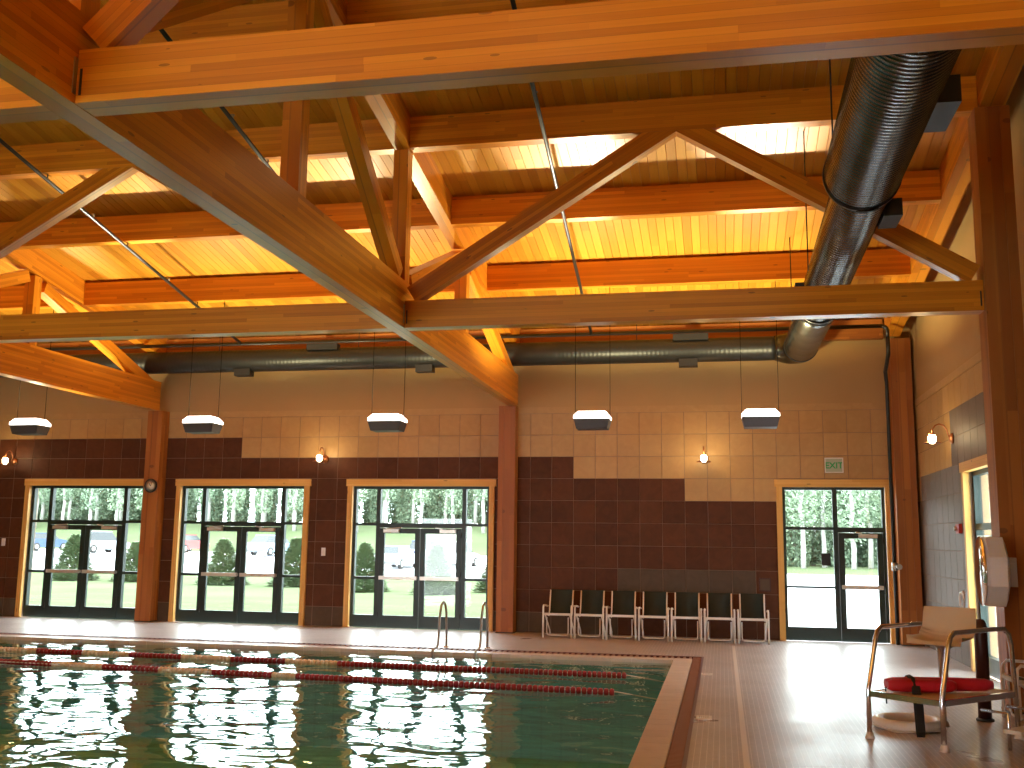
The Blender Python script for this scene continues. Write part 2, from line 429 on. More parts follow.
for b, (x0, x1, ph, xs) in enumerate(BAYS):
    holes = [(c-hw-0.02, c+hw+0.02) for c, hw, k in DOORS if x0 < c < x1]
    w = wall_with_holes('wall_back', x0, x1, holes, YB, YB+0.28, -0.3, ztop, M['grout'])
    struct(w, ['back wall bay at the left, dark tile nearly to the pendants', 'middle back wall bay holding two glazed double doors',
               'right back wall bay behind the row of dark chairs'][b])
    mb = MB().box(x0, YB, ztop, x1, YB+0.28, zd(YB)+0.15); mb.build('plaster_panel', M['plaster'], w)
    MB().box(x0, YB-0.014, ztop+0.004, x1, YB, ztop+0.125).build('border_course', M['tile_tan'], w)
    th = [(c-hw-0.10, c+hw+0.10, -1, DH+0.13) for c, hw, k in DOORS]
    i0 = math.floor((max(x0, xs)-ph)/TP); i1 = math.ceil((x1-ph)/TP)
    for i in range(i0, i1):
        for k in range(10):
            a0, a1 = max(ph+i*TP, x0), min(ph+(i+1)*TP, x1)
            for ra, rb, rc, rd in cut_tile(a0, a1, max(TZ0+k*TP, 0), TZ0+(k+1)*TP, th):
                kd = kind_back(b, (a0+a1)/2, k)
                piece('tile', tile_mesh(rb-ra, rd-rc, kd, 'y'), w, ((ra+rb)/2, YB, (rc+rd)/2))
# right wall
RD0, RD1 = 13.6, 15.55                   # doorway in the right wall
mb = MB().box(XR, RD1, -0.3, XR+0.28, YB+0.28, ztop).box(XR, YF, -0.3, XR+0.28, RD0, ztop).box(XR, RD0, DH, XR+0.28, RD1, ztop)
wr = struct(mb.build('wall_right', M['grout'], org=(XR, 10, 0)), 'right side wall with stepped taupe and tan tiles')
mb = MB(); mb.v = [Vector(p) for x in (XR, XR+0.28) for p in ((x, YF, ztop), (x, YB+.28, ztop), (x, YB+.28, zd(YB)+.2), (x, YRIDGE, zd(YRIDGE)+.2), (x, YF, zd(YF)+.2))]
mb.quad(0, 1, 2, 3, 4); mb.quad(9, 8, 7, 6, 5)
for i in range(5): mb.quad(i, i+5, (i+1) % 5+5, (i+1) % 5)
mb.build('plaster_panel', M['plaster'], wr)
MB().box(XR-0.014, 7.0, ztop+0.004, XR, YB-0.02, ztop+0.125).build('border_course', M['tile_tan'], wr)
def kind_right(y, k):
    lim = 6 if y > 19.1 else (7 if y > 16.55 else (9 if y > 12.5 else 9))
    if y < 16.2 and y > 15.7 and k == 7: return 'taupe'
    return 'taupe' if k < lim else 'tan'
for i in range(0, 28):
    for k in range(10):
        a1 = YB-0.02-i*TP; a0 = a1-TP
        for ra, rb, rc, rd in cut_tile(a0, a1, max(TZ0+k*TP, 0), TZ0+(k+1)*TP, [(RD0-.12, RD1+.12, -1, DH+.13)]):
            piece('tile', tile_mesh(rb-ra, rd-rc, kind_right((a0+a1)/2, k), 'x'), wr, (XR, (ra+rb)/2, (rc+rd)/2))
# left and front walls (out of frame; daylight openings in the front wall like those at the back)
struct(MB().box(XL-0.28, YF-.28, -0.3, XL, YB+.28, 9.0).build('wall_left', M['plaster']))
mb = MB(); cur = XL
for c, hw in ((-13.2, 1.4), (-9.6, 1.4), (-5.8, 1.4)):
    mb.box(cur, YF-.28, -0.3, c-hw, YF, 6.2); mb.box(c-hw, YF-.28, DH, c+hw, YF, 6.2); cur = c+hw
mb.box(cur, YF-.28, -0.3, XR+.28, YF, 6.2)
struct(mb.build('wall_front', M['plaster']))
# ceiling: one plank each, running up the slope
cl = empty('ceiling', (0, YRIDGE, zd(YRIDGE))); struct(cl, 'sloping plank roof deck of honey coloured boards')
PW = 0.130
L_ = (YB+.25-YRIDGE); sl = -0.167
pm = MB(); g = 0.004
pts = []
for y, z in ((0, 0), (L_, sl*L_)):
    pts += [(-PW/2+g, y, z), (PW/2-g, y, z), (PW/2-.0005, y, z+.012), (PW/2-.0005, y, z+.06), (-PW/2+.0005, y, z+.06), (-PW/2+.0005, y, z+.012)]
pm.v = [Vector(p) for p in pts]
for i in range(6):
    j = (i+1) % 6; pm.quad(i, i+6, j+6, j)
pm.quad(*range(6)); pm.quad(*reversed(range(6, 12)))
plank_me = pm.mesh('plank', M['plank'])
nx = int((XR+.2 - (XL-.2))/PW)
for i in range(nx+1):
    piece('plank', plank_me, cl, (XR+.2-PW/2-i*PW, YRIDGE, zd(YRIDGE)))
mb = MB(); mb.v = [Vector(p) for p in ((XL-.3, YRIDGE, zd(YRIDGE)), (XR+.3, YRIDGE, zd(YRIDGE)), (XR+.3, YF-.3, zd(YF-.3)), (XL-.3, YF-.3, zd(YF-.3)))]
mb.v += [v+Vector((0, 0, .1)) for v in mb.v]
mb.quad(0, 1, 2, 3); mb.quad(7, 6, 5, 4)
mb.build('near_slope', M['plank'], cl)
mb = MB(); mb.v = [Vector(p) for p in ((XL-.3, YRIDGE, zd(YRIDGE)+.07), (XR+.5, YRIDGE, zd(YRIDGE)+.07), (XR+.5, YB+.6, zd(YB+.6)+.07), (XL-.3, YB+.6, zd(YB+.6)+.07))]
mb.v += [v+Vector((0, 0, .08)) for v in mb.v]
mb.quad(0, 1, 2, 3); mb.quad(7, 6, 5, 4); mb.quad(2, 6, 7, 3)
mb.build('roof_skin', M['black'], cl)

# floor with the pool cut out
PX1, PY1 = -0.735, 15.65                 # inner edge of the coping at right and far side
CW, GW, RW = 0.27, 0.13, 0.035            # coping, gutter, red tile widths
EX = PX1+CW+GW+RW; EY = PY1+CW+0.30+RW
PXL, PY0 = -19.0, -5.0
mb = MB().box(EX, YF, -0.25, XR, YB, 0).box(XL, EY, -0.25, EX, YB, 0).box(XL, YF, -0.25, EX, PY0, 0).box(XL, PY0, -.25, PXL, EY, 0)
fl = struct(mb.build('floor', M['deck'], org=(0, 0, 0)), 'pool deck of small glossy mauve brown mosaic tiles')
MB().box(0.135, PY0, 0, 0.185, 18.2, 0.0025).build('tile_line', M['line'], fl)
MB().box(EX-RW, PY0, -.2, EX, EY, 0.003).box(PXL, EY-RW, -.2, EX-RW, EY, 0.003).build('red_tile_line', M['red_tile'], fl)
# coping and gutter
cp = tag(empty('pool_coping', (PX1, 8, 0)), 'pale pink square edge tiles along the pool rim beside the grate', 'pool edge')
def ctile(w, d):
    mb = MB(); mb.box(-w/2+.003, -d/2+.003, -.12, w/2-.003, d/2-.003, 0.004); return mb.mesh('coping_tile', M['coping'])
me = ctile(CW, 0.305)
n = 60
for i in range(n):
    y = PY1+CW-0.305*(i+.5)
    if y > PY0: piece('coping_tile', me, cp, (PX1+CW/2, y, 0))
me = ctile(0.305, CW)
for i in range(56):
    piece('coping_tile', me, cp, (PX1-0.305*(i+.5), PY1+CW/2, 0))
gt = tag(empty('gutter_grate', (PX1+CW, 10, 0)), 'brown slotted overflow grate running round the pool edge', 'grate')
mb = MB().box(PX1+CW, PY0, -.2, PX1+CW+GW, EY-RW, -0.035).box(PXL, PY1+CW, -.2, PX1+CW, EY-RW, -0.035)
mb.build('channel', M['grate'], gt)
mb = MB(); y = PY0
while y < EY-RW: mb.box(PX1+CW+.004, y, -.03, PX1+CW+GW-.004, y+.03, -0.004); y += .05
x = PX1+CW
while x > PXL: mb.box(x-.05, PY1+CW+.004, -.03, x-.012, EY-RW-.004, -.002); x -= .09
tag(mb.build('slat', M['grate'], gt), None, None, kind='stuff')
for i, (px, py) in enumerate(((-0.225, 14.1), (-0.205, 10.65))):
    d = empty('drain_cover', (px, py, 0)); tag(d, ['small white square drain cover in the deck, the farther one', 'small white square drain cover in the deck, the nearer one'][i], 'drain')
    MB().box(px-.075, py-.09, .0, px+.075, py+.09, .010).build('rim', M['white'], d)
    mb = MB()
    for q in range(5): mb.box(px-.045+q*.02, py-.05, .010, px-.038+q*.02, py+.05, .0108)
    mb.build('slot', M['steel'], d)
# pool shell and water
mb = MB(); x0, x1, y0, y1, zb = PXL, PX1, PY0, PY1, -1.5
mb.box(x0, y0, zb-.1, x1, y1, zb).box(x1, y0, zb, x1+.25, y1, -.121).box(x0, y1, zb, x1+.25, y1+.25, -.121).box(x0, y0-.2, zb, x1, y0, -.01).box(x0-.2, y0, zb, x0, y1, -.01)
struct(mb.build('pool_basin', M['pool_tile'], org=(0, 0, zb)), 'teal tiled basin under the pool water')
mb = MB(); mb.v = [Vector(p) for p in ((x0, y0, -.05), (x1, y0, -.05), (x1, y1, -.05), (x0, y1, -.05))]; mb.quad(0, 1, 2, 3)
tag(mb.build('pool_water', M['water'], org=(0, 0, -.05)), 'rippled teal pool water reflecting the bright doors', 'water', kind='stuff')

# ------------------------------------------------------------------ glazed doors
def frame_bar(mb, x0, z0, x1, z1, y=YB+0.06, d=0.10): mb.box(x0, y, z0, x1, y+d, z1)
def bar(name, x0, z0, x1, z1, par, m='green_metal', y=YB+.06, d=.10): return MB().box(x0, y, z0, x1, y+d, z1).build(name, M[m], par)
def pane(x0, z0, x1, z1, par): return MB().box(x0, YB+.105, z0, x1, YB+.113, z1).build('pane', M['glass'], par)
def leaf(x0, x1, par, hinge):
    st, zt = 0.10, 1.93
    mb = MB()
    for a, b, c, d in ((x0, 0.0, x0+st, zt), (x1-st, 0.0, x1, zt), (x0+st, 0.0, x1-st, 0.24), (x0+st, zt-.10, x1-st, zt)): frame_bar(mb, a, b, c, d, YB+.05, .06)
    lf = mb.build('door_leaf', M['green_metal'], par)
    MB().box(x0+st, YB+.075, .24, x1-st, YB+.083, zt-.10).build('pane', M['glass'], lf)
    mb = MB().box(x0+.03, YB-.035, .93, x1-.03, YB+.0, 1.0)
    mb.box(x0+.03, YB-.02, .94, x0+.09, YB+.05, .99).box(x1-.09, YB-.02, .94, x1-.03, YB+.05, .99)
    mb.build('push_bar', M['brushed'], lf)
    a = x0+.1 if hinge < 0 else x1-.42
    mb = MB().box(a, YB-.03, zt-.085, a+.32, YB+.05, zt-.02)
    mb.beam((a+.05, YB-.02, zt-.01), (a+.40 if hinge < 0 else a-.06, YB-.10, zt+.01), .03, .02)
    mb.build('closer', M['brushed'], lf)
    mb = MB()
    for z in (.2, 1.0, 1.75): mb.tube([((x0 if hinge < 0 else x1), YB+.04, z), ((x0 if hinge < 0 else x1), YB+.04, z+.1)], .012, 6)
    mb.build('hinge', M['black'], lf)
    return lf
def casing(c, hw, par):
    t = 0.105
    MB().beam((c-hw-.0, YB+.02, DH+.06), (c+hw+.0, YB+.02, DH+.06), .10, .12).build('head_jamb', M['casing'], par)
    MB().beam((c-hw-t-.03, YB-.028, DH+.065), (c+hw+t+.03, YB-.028, DH+.065), .05, .14).build('head_casing', M['casing'], par)
    for s in (-1, 1): MB().beam((c+s*(hw+t/2), YB-.02, 0), (c+s*(hw+t/2), YB-.02, DH), .08, t, up=(1, 0, 0)).build('jamb_casing', M['casing'], par)
for n_, (c, hw, kd) in enumerate(DOORS):
    d = empty('door_%d' % (n_+1), (c, YB, 0))
    struct(d, ['double glass door with sidelights left of the clock column', 'double glass door with sidelights right of the clock column',
               'double glass door with sidelights behind the pool ladder', 'single glass door with fixed side pane under the exit sign'][n_])
    casing(c, hw, d)
    e = 0.055
    bar('frame_jamb', c-hw, 0, c-hw+e, DH, d); bar('frame_jamb', c+hw-e, 0, c+hw, DH, d)
    bar('frame_head', c-hw+e, DH-e, c+hw-e, DH, d)
    zt0, zt1 = 1.94, 2.03
    if kd == 2:
        m = 0.88
        for s in (-1, 1):
            bar('mullion', c+s*m-.04, 0, c+s*m+.04, DH-e, d)
            a, b = sorted((c+s*(m+.04), c+s*(hw-e)))
            bar('transom_bar', a, 1.98, b, 2.03, d); bar('transom_bar', a, .93, b, .98, d); bar('sill_rail', a, 0, b, .24, d)
            for z0, z1 in ((.24, .93), (.98, 1.98), (2.03, DH-e)): pane(a, z0, b, z1, d)
        bar('transom_bar', c-m+.04, zt0, c+m-.04, zt1, d)
        pane(c-m+.04, zt1, c+m-.04, DH-e, d)
        leaf(c-m+.045, c-.006, d, -1); leaf(c+.006, c+m-.045, d, 1)
    else:
        m = c+.03
        bar('mullion', m-.04, 0, m+.04, DH-e, d)
        bar('transom_bar', c-hw+e, 1.98, m-.04, 2.03, d); bar('transom_bar', c-hw+e, .93, m-.04, .97, d); bar('sill_rail', c-hw+e, 0, m-.04, .24, d)
        bar('transom_bar', m+.04, zt0, c+hw-e, zt1, d)
        for z0, z1 in ((.24, .93), (.97, 1.98), (2.03, DH-e)): pane(c-hw+e, z0, m-.04, z1, d)
        pane(m+.04, zt1, c+hw-e, DH-e, d)
        leaf(m+.045, c+hw-e-.005, d, 1)
        MB().box(m-.26, YB+.085, 1.34, m-.10, YB+.103, 1.56).build('notice_card', M['black'], d)
# doorway in the right wall
d = struct(empty('door_5', (XR, (RD0+RD1)/2, 0)), 'side door with pale wood casing half hidden by the right column')
for y in (RD0, RD1):
    s = 1 if y == RD1 else -1
    MB().beam((XR-.03, y+s*.055, 0), (XR-.03, y+s*.055, DH), .11, .09, up=(1, 0, 0)).build('jamb_casing', M['casing'], d)
MB().beam((XR-.035, RD0-.14, DH+.065), (XR-.035, RD1+.14, DH+.065), .10, .14).build('head_casing', M['casing'], d)
for y0, y1 in ((RD0, RD0+.07), (RD1-.07, RD1), (14.5, 14.58)): MB().box(XR+.05, y0, 0, XR+.15, y1, DH-.06).build('mullion', M['green_metal'], d)
MB().box(XR+.05, RD0, DH-.06, XR+.15, RD1, DH).build('frame_head', M['green_metal'], d)
MB().box(XR+.05, RD0+.07, 1.94, XR+.15, RD1-.07, 2.03).build('transom_bar', M['green_metal'], d)
MB().box(XR+.05, RD0+.07, 0, XR+.15, RD1-.07, .24).build('sill_rail', M['green_metal'], d)
for y0, y1 in ((RD0+.07, 14.5), (14.58, RD1-.07)):
    for z0, z1 in ((.24, 1.94), (2.03, DH-.06)): MB().box(XR+.09, y0, z0, XR+.098, y1, z1).build('pane', M['glass'], d)
mb = MB().box(XR-.05, 14.62, 1.78, XR+.05, 15.0, 1.86); mb.build('closer', M['brushed'], d)

# ------------------------------------------------------------------ timber frame
def part_beam(name, p0, p1, w, h, par, m='wood', up=(0, 0, 1)): return MB().beam(p0, p1, w, h, up).build(name, M[m], par)
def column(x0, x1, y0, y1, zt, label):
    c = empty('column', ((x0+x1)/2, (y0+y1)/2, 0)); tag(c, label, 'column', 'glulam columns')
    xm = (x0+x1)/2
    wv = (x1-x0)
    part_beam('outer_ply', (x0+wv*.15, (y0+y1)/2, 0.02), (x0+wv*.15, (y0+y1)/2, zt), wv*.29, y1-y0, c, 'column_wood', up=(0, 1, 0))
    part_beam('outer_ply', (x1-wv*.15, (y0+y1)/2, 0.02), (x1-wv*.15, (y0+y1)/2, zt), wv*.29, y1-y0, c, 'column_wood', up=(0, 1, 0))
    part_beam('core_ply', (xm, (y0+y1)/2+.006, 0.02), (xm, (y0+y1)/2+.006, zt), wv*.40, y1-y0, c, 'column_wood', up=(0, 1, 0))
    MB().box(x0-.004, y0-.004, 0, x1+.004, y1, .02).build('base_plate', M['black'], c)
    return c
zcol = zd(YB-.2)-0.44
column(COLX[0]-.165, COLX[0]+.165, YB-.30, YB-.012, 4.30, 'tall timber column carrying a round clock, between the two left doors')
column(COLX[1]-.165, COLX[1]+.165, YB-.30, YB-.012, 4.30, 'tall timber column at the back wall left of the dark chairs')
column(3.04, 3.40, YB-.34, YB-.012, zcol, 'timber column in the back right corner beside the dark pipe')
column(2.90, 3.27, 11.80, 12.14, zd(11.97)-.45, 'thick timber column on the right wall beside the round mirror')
TOPD = 0.44
PRIM = [-11.53, -3.92]
XRAF = 3.09
def primary(X, label):
    t = tag(empty('main_truss', (X, 12, ZC)), label, 'truss', 'main trusses')
    part_beam('bottom_chord', (X, YF+.05, ZC+.30), (X, YB-.30-.002, ZC+.30), .205, .60, t)
    dz = TOPD/2*math.sqrt(1+.167**2)
    part_beam('top_chord', (X, YRIDGE-.0, zd(YRIDGE)-dz-.004), (X, YB-.05, zd(YB-.05)-dz-.004), .205, TOPD, t)
    zt = lambda y: zd(y)-TOPD-.03
    zb = ZC+.60
    for y in (15.1, YA, 8.66, YN): part_beam('post', (X, y, zb), (X, y, zt(y)), .19, .19, t, up=(0, 1, 0))
    def diag(y0, z0, y1, z1): part_beam('diagonal', (X, y0, z0), (X, y1, z1), .185, .20, t)
    diag(YA+.22, zb+.06, 15.0-.13, zt(15)-.06); diag(YA-.22, zb+.06, 8.66+.22, zt(8.66)-.10); diag(YN+.22, zb+.06, 8.66-.22, zt(8.66)-.14)
    diag(15.1+.2, zt(15.1)-.14, YB-.33, 4.72)
    for y in (YA, YN): MB().box(X+.1025, y-.13, ZC+.06, X+.110, y+.13, ZC+.29).build('steel_plate', M['steel'], t)
    return t
primary(PRIM[0], 'main timber truss at far left, ending on the clock column')
primary(PRIM[1], 'main timber truss crossing the picture down to the second column')
def cross(x0, x1, Y, label):
    t = tag(empty('cross_truss', ((x0+x1)/2, Y, ZC)), label, 'truss', 'cross trusses')
    part_beam('bottom_chord', (x0, Y, ZC+CH/2), (x1, Y, ZC+CH/2), .20, CH, t)
    zp = zd(Y)-TOPD-.02; xm = (x0+x1)/2; zb = ZC+CH
    h = .225
    for s, xe in ((1, x0), (-1, x1)):
        p0 = Vector((xe+s*.072, Y, zb+.075)); p1 = Vector((xm-s*.004, Y, zp+.13))
        part_beam('diagonal', p0, p1, .162, h, t)
    MB().box(xm-.16, Y-.097, zp-.14, xm+.16, Y-.0945, zp-.02).build('steel_plate', M['wood'], t) if False else None
    for xe, s in ((x0, 1), (x1, -1)):
        MB().box(xe+s*.02, Y-.104, ZC+.05, xe+s*.035, Y-.100, ZC+.22).build('bolt_plate', M['black'], t)
    return t
cross(PRIM[1]+.112, 2.898, YA, 'cross truss of a chord and two diagonals in front of the dark round duct')
cross(PRIM[0]+.112, PRIM[1]-.105, YA, 'cross truss left of the main truss, over the two middle doors')
cross(PRIM[1]+.112, XRAF-.13, YN, 'nearest cross truss whose chord spans the top of the picture')
cross(PRIM[0]+.112, PRIM[1]-.105, YN, 'nearest cross truss at the top left corner, left of the main truss')
# purlins
rows = [(16.46, 'first'), (14.07, 'second'), (YA, 'third'), (9.66, 'fourth'), (7.45, 'fifth'), (YN, 'sixth')]
bays = [(PRIM[1]+.104, XRAF-.13, 'right'), (PRIM[0]+.104, PRIM[1]-.104, 'middle'), (XL, PRIM[0]-.104, 'left')]
for y, o_ in rows:
    for x0, x1, bn in bays:
        if bn == 'left' and o_ not in ('first', 'second'): continue
        z = zd(y+.08)-TOPD/2-.006
        p = MB().beam((x0, y, z), (x1, y, z), .17, TOPD-.02).build('roof_purlin', M['wood'])
        tag(p, 'timber roof purlin in the %s bay, %s row out from the back wall' % (bn, o_), 'beam', 'roof purlins')
for x0, x1, bn in bays:
    x1 = min(x1, 3.03); y = YB-.11; z = zd(y)-.21
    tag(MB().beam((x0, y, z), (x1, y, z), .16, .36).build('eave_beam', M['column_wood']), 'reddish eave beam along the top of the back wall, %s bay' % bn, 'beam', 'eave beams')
dz = TOPD/2*1.02
t = MB().beam((XRAF, YRIDGE, zd(YRIDGE)-dz-.004), (XRAF, YB-.36, zd(YB-.36)-dz-.004), .25, TOPD).build('wall_rafter', M['wood'])
tag(t, 'sloping timber rafter running up along the right wall', 'beam')

# ------------------------------------------------------------------ air duct
def rib_tube(mb, p0, p1, r, pitch=0.09, n=32, amp=.006):
    p0, p1 = Vector(p0), Vector(p1); L = (p1-p0).length; d = (p1-p0).normalized()
    m = int(L/pitch); path = []; rad = []
    for i in range(m):
        for f, a in ((0, 0), (.70, 0), (.80, amp), (.92, amp)):
            path.append(p0+d*(L*(i+f)/m)); rad.append(r+a)
    path.append(p1); rad.append(r)
    mb.tube(path, rad, n, caps=True)
dt = tag(empty('air_duct', (1.4, 12, 5.1)), 'dark metal spiral duct along the right side and across the back wall', 'duct')
DX, DZ = 1.40, 5.09
mb = MB(); rib_tube(mb, (1.33, 2.0, 5.32), (1.40, 9.96, 5.27), .358, .062, amp=.0045); mb.build('wide_run', M['duct'], dt)
mb = MB(); rib_tube(mb, (1.41, 9.96, 5.17), (1.40, 14.6, 5.07), .278, .075, amp=.004); mb.build('narrow_run', M['duct'], dt)
mb = MB(); rib_tube(mb, (1.40, 14.6, 5.07), (1.44, 18.55, 5.20), .285, .6, amp=.004); mb.build('smooth_run', M['duct'], dt)
mb = MB(); c = (1.44-.33, 18.55, 5.22)
mb.tube([(1.44, 18.45, 5.2)] + [(1.44-.36+.36*math.cos(a), 18.55+.36*math.sin(a), 5.2+.05*a/(PI/2)) for a in [i*PI/2/6 for i in range(7)]] + [(1.0, 18.91, 5.25)], [.287]*6+[.27, .25, .225], 28)
mb.build('elbow', M['duct'], dt)
mb = MB(); rib_tube(mb, (1.0, 18.91, 5.25), (XL+.1, 18.91, 5.25), .222, .08, 24, amp=.001); mb.build('back_run', M['pipe'], dt)
for y, r in ((9.96, .372), (14.6, .296), (18.45, .298), ):
    z = 5.27 if y < 11 else (5.07 if y < 15 else 5.2); x = 1.40 if y < 11 else (1.40 if y < 15 else 1.44)
    MB().tube([(x, y-.03, z), (x, y+.03, z)], r, 32).build('flange', M['pipe'], dt)
def grille(x, y, z, sx, sy, sz):
    g_ = MB().box(x-sx, y-sy, z-sz, x+sx, y+sy, z+sz).build('grille', M['black'], dt)
    return g_
grille(1.38+.40, 8.3, 5.22, .10, .30, .11); grille(1.41+.33, 10.6, 5.06, .09, .22, .09); grille(1.40-.31, 14.0, 5.07, .07, .28, .09)
for x in (-9.4, -5.6, -.55): grille(x, 18.85, 5.0, .17, .10, .07)
for x in (-7.7, -.5): grille(x, 18.80, 5.47, .32, .09, .06)
for x, y, z in ((1.05, 9.2, 5.2), (1.72, 9.2, 5.2), (1.12, 12.9, 5.1), (1.68, 12.9, 5.1), (1.12, 15.9, 5.1), (1.68, 15.9, 5.1), (-10, 18.91, 5.46), (-7, 18.91, 5.46), (-1.5, 18.91, 5.46)):
    MB().tube([(x, y, z), (x, y, zd(y)-.004)], .008, 6).build('hanger_rod', M['pipe'], dt)

# ------------------------------------------------------------------ sprinkler pipes
def pipe_run(x0, x1, label):
    p = tag(empty('sprinkler_pipe', (x0, 12, 6.4)), label, 'pipe', 'sprinkler branch pipes')
    f = lambda y: (lerp(x0, x1, (y-9.7)/9.0), y, zd(y)-TOPD-.09)
    MB().tube([f(5.6), f(18.33)], .026, 8).build('pipe', M['pipe'], p)
    for y in (16.46, 14.07, YA, 9.66): q = f(y); MB().tube([(q[0], y, q[2]), (q[0], y, q[2]+.092)], .008, 6).build('hanger', M['pipe'], p)
    for y in (8.6, 10.9, 13.1, 15.4, 17.4):
        q = f(y); MB().tube([(q[0], y, q[2]), (q[0], y, q[2]+.05), (q[0], y, q[2]+.07)], [.016, .016, .03], 8).build('sprinkler_head', M['steel'], p)
pipe_run(-1.96, -2.30, 'thin steel sprinkler pipe rising up the roof right of the main truss')
pipe_run(-5.75, -5.9, 'thin steel sprinkler pipe rising behind the main truss posts')
pipe_run(-9.0, -9.25, 'thin steel sprinkler pipe rising at the far left of the roof')
sp = tag(empty('sprinkler_main', (0, 18.38, 5.45)), 'dark sprinkler main along the back wall turning down the corner column', 'pipe')
zm = 5.50
MB().tube([(XL+.2, 18.38, zm), (2.80, 18.38, zm)] + arc((2.80, 18.38, zm-.09), .09, PI/2, 0, 5) + [(2.89, 18.38, zm-.2)], .035, 8).build('main_pipe', M['pipe'], sp)
MB().tube([(2.89, 18.38, zm-.2), (2.89, 18.38, 5.0), (2.93, 19.05, 4.8), (2.95, 19.08, 4.6), (2.95, 19.08, 0.02)], .035, 8).build('drop_pipe', M['pipe'], sp)
mb = MB().tube([(2.95, 19.08, 1.28), (2.95, 19.08, 1.42)], .055, 10).tube([(2.95, 19.08, 1.35), (3.0, 18.9, 1.35)], .02, 8).lathe([(0.05, -.008), (.05, .008)], Matrix.Translation((3.0, 18.9, 1.35)) @ Matrix.Rotation(PI/2, 4, 'X'), 12)
mb.build('valve', M['steel'], sp)

# ------------------------------------------------------------------ pendant uplights
PEND = [(-12.38, 3.52, 'first pendant uplight from the left, near the left picture edge'), (-8.94, 3.52, 'second pendant uplight from the left, above the second glass door'),
        (-5.53, 3.52, 'third pendant uplight from the left, above the door behind the ladder'), (-2.03, 3.52, 'fourth pendant uplight from the left, over the dark chairs'),
        (0.63, 3.52, 'fifth pendant uplight, rightmost, nearest the exit sign')]
YP = 16.46
def make_pendant(loc, label):
    t = tag(empty('pendant_light', loc), label, 'lamp', 'pendant uplights')
    o = Vector(loc)
    mb = MB()
    prof = [(-.24, .0), (.24, .0), (.30, .17), (-.30, .17)]
    mb.v = [o+Vector((sx*(.25 if z == 0 else .29), sy*(.15 if z == 0 else .19), z)) for z in (0, .16) for sx, sy in ((-1, -1), (1, -1), (1, 1), (-1, 1))]
    mb.quad(3, 2, 1, 0)
    for i in range(4): mb.quad(i, (i+1) % 4, 4+(i+1) % 4, 4+i)
    mb.v += [o+Vector((sx*.27, sy*.17, .15)) for sx, sy in ((-1, -1), (1, -1), (1, 1), (-1, 1))]
    mb.quad(8, 9, 10, 11)
    for i in range(4): mb.quad(4+i, 4+(i+1) % 4, 8+(i+1) % 4, 8+i)
    hs = mb.build('housing', M['grey'], t)
    mb = MB()
    vs = [(.29, .19, .162), (.29, .19, .21), (.22, .14, .285)]
    mb.v = [o+Vector((sx*a, sy*b, z)) for a, b, z in vs for sx, sy in ((-1, -1), (1, -1), (1, 1), (-1, 1))]
    mb.quad(3, 2, 1, 0); mb.quad(8, 9, 10, 11)
    for k in range(2):
        for i in range(4): mb.quad(4*k+i, 4*k+(i+1) % 4, 4*k+4+(i+1) % 4, 4*k+4+i)
    ln = mb.build('lens', M['lens'], hs)
    zt = zd(YP+.08)-TOPD-o.z
    for s in (-1, 1):
        MB().tube([o+Vector((s*.285, 0, .16)), o+Vector((s*.285, 0, zt))], .005, 5).build('cable', M['cable'], t)
    MB().box(o.x-.02, o.y-.02, o.z+.285, o.x+.02, o.y+.02, o.z+.30).build('lens_knob', M['grey'], hs)
    return t
p0 = make_pendant((PEND[3][0], YP, PEND[3][1]), PEND[3][2])
for x, z, lb in PEND:
    if lb != PEND[3][2]: dup(p0, (x, YP, z), 0, lb)
    lamp_light((x, YP, z+.40))

# ------------------------------------------------------------------ wall sconces
def make_sconce(loc, label):
    t = tag(empty('wall_sconce', loc), label, 'lamp', 'gooseneck wall sconces')
    o = Vector(loc); T = lambda *p: o+Vector(p)
    MB().lathe([(0.0, 0), (.085, 0), (.08, .02), (.04, .045), (0.0, .05)], Matrix.Translation(o) @ Matrix.Rotation(PI/2, 4, 'X'), 20).build('back_plate', M['copper'], t)
    MB().tube([T(0, -.03, 0), T(0, -.08, .03)] + [T(0, -.20-.12*math.cos(a), .10+.15*math.sin(a)) for a in [PI-i*PI/10 for i in range(0, 11)]][::1] + [T(0, -.32, .07)], .011, 8).build('gooseneck', M['copper'], t) if False else \
    MB().tube([T(0, -.03, 0), T(0, -.06, .06), T(0, -.08, .14), T(0, -.12, .20), T(0, -.18, .22), T(0, -.24, .20), T(0, -.28, .14), T(0, -.29, .075)], .011, 8).build('gooseneck', M['copper'], t)
    MB().lathe([(.0, .09), (.045, .08), (.055, .06), (.0, .06)], Matrix.Translation(T(0, -.29, 0)), 16).build('cap', M['copper'], t)
    MB().lathe([(.0, .06), (.045, .055), (.062, .02), (.055, -.05), (.03, -.075), (0, -.08)], Matrix.Translation(T(0, -.29, 0)), 16).build('glass_globe', M['bulb'], t)
    MB().lathe([(.055, -.045), (.13, -.065), (.13, -.072), (.05, -.055)], Matrix.Translation(T(0, -.29, 0)), 20).build('brim', M['copper'], t)
    return t
def sconce_light(loc):
    l = bpy.data.lights.new('sconce_bulb', 'POINT'); l.energy = 11; l.color = (1.0, .72, .35); l.shadow_soft_size = .065
    o = bpy.data.objects.new('sconce_bulb', l); COL.objects.link(o); o.location = loc
s0 = make_sconce((-0.30, YB-.012, 3.27), 'copper gooseneck sconce on tan tile left of the exit sign')
SC = [(-7.85, YB-.012, 3.30, 0, 'copper gooseneck sconce between the second and third glass doors'), (-14.97, YB-.012, 3.27, 0, 'copper gooseneck sconce at the left edge beside the first door'),
      (XR-.014, 16.35, 3.32, -PI/2, 'copper gooseneck sconce on the right wall near the corner')]
for x, y, z, rz, lb in SC: dup(s0, (x, y, z), rz, lb)
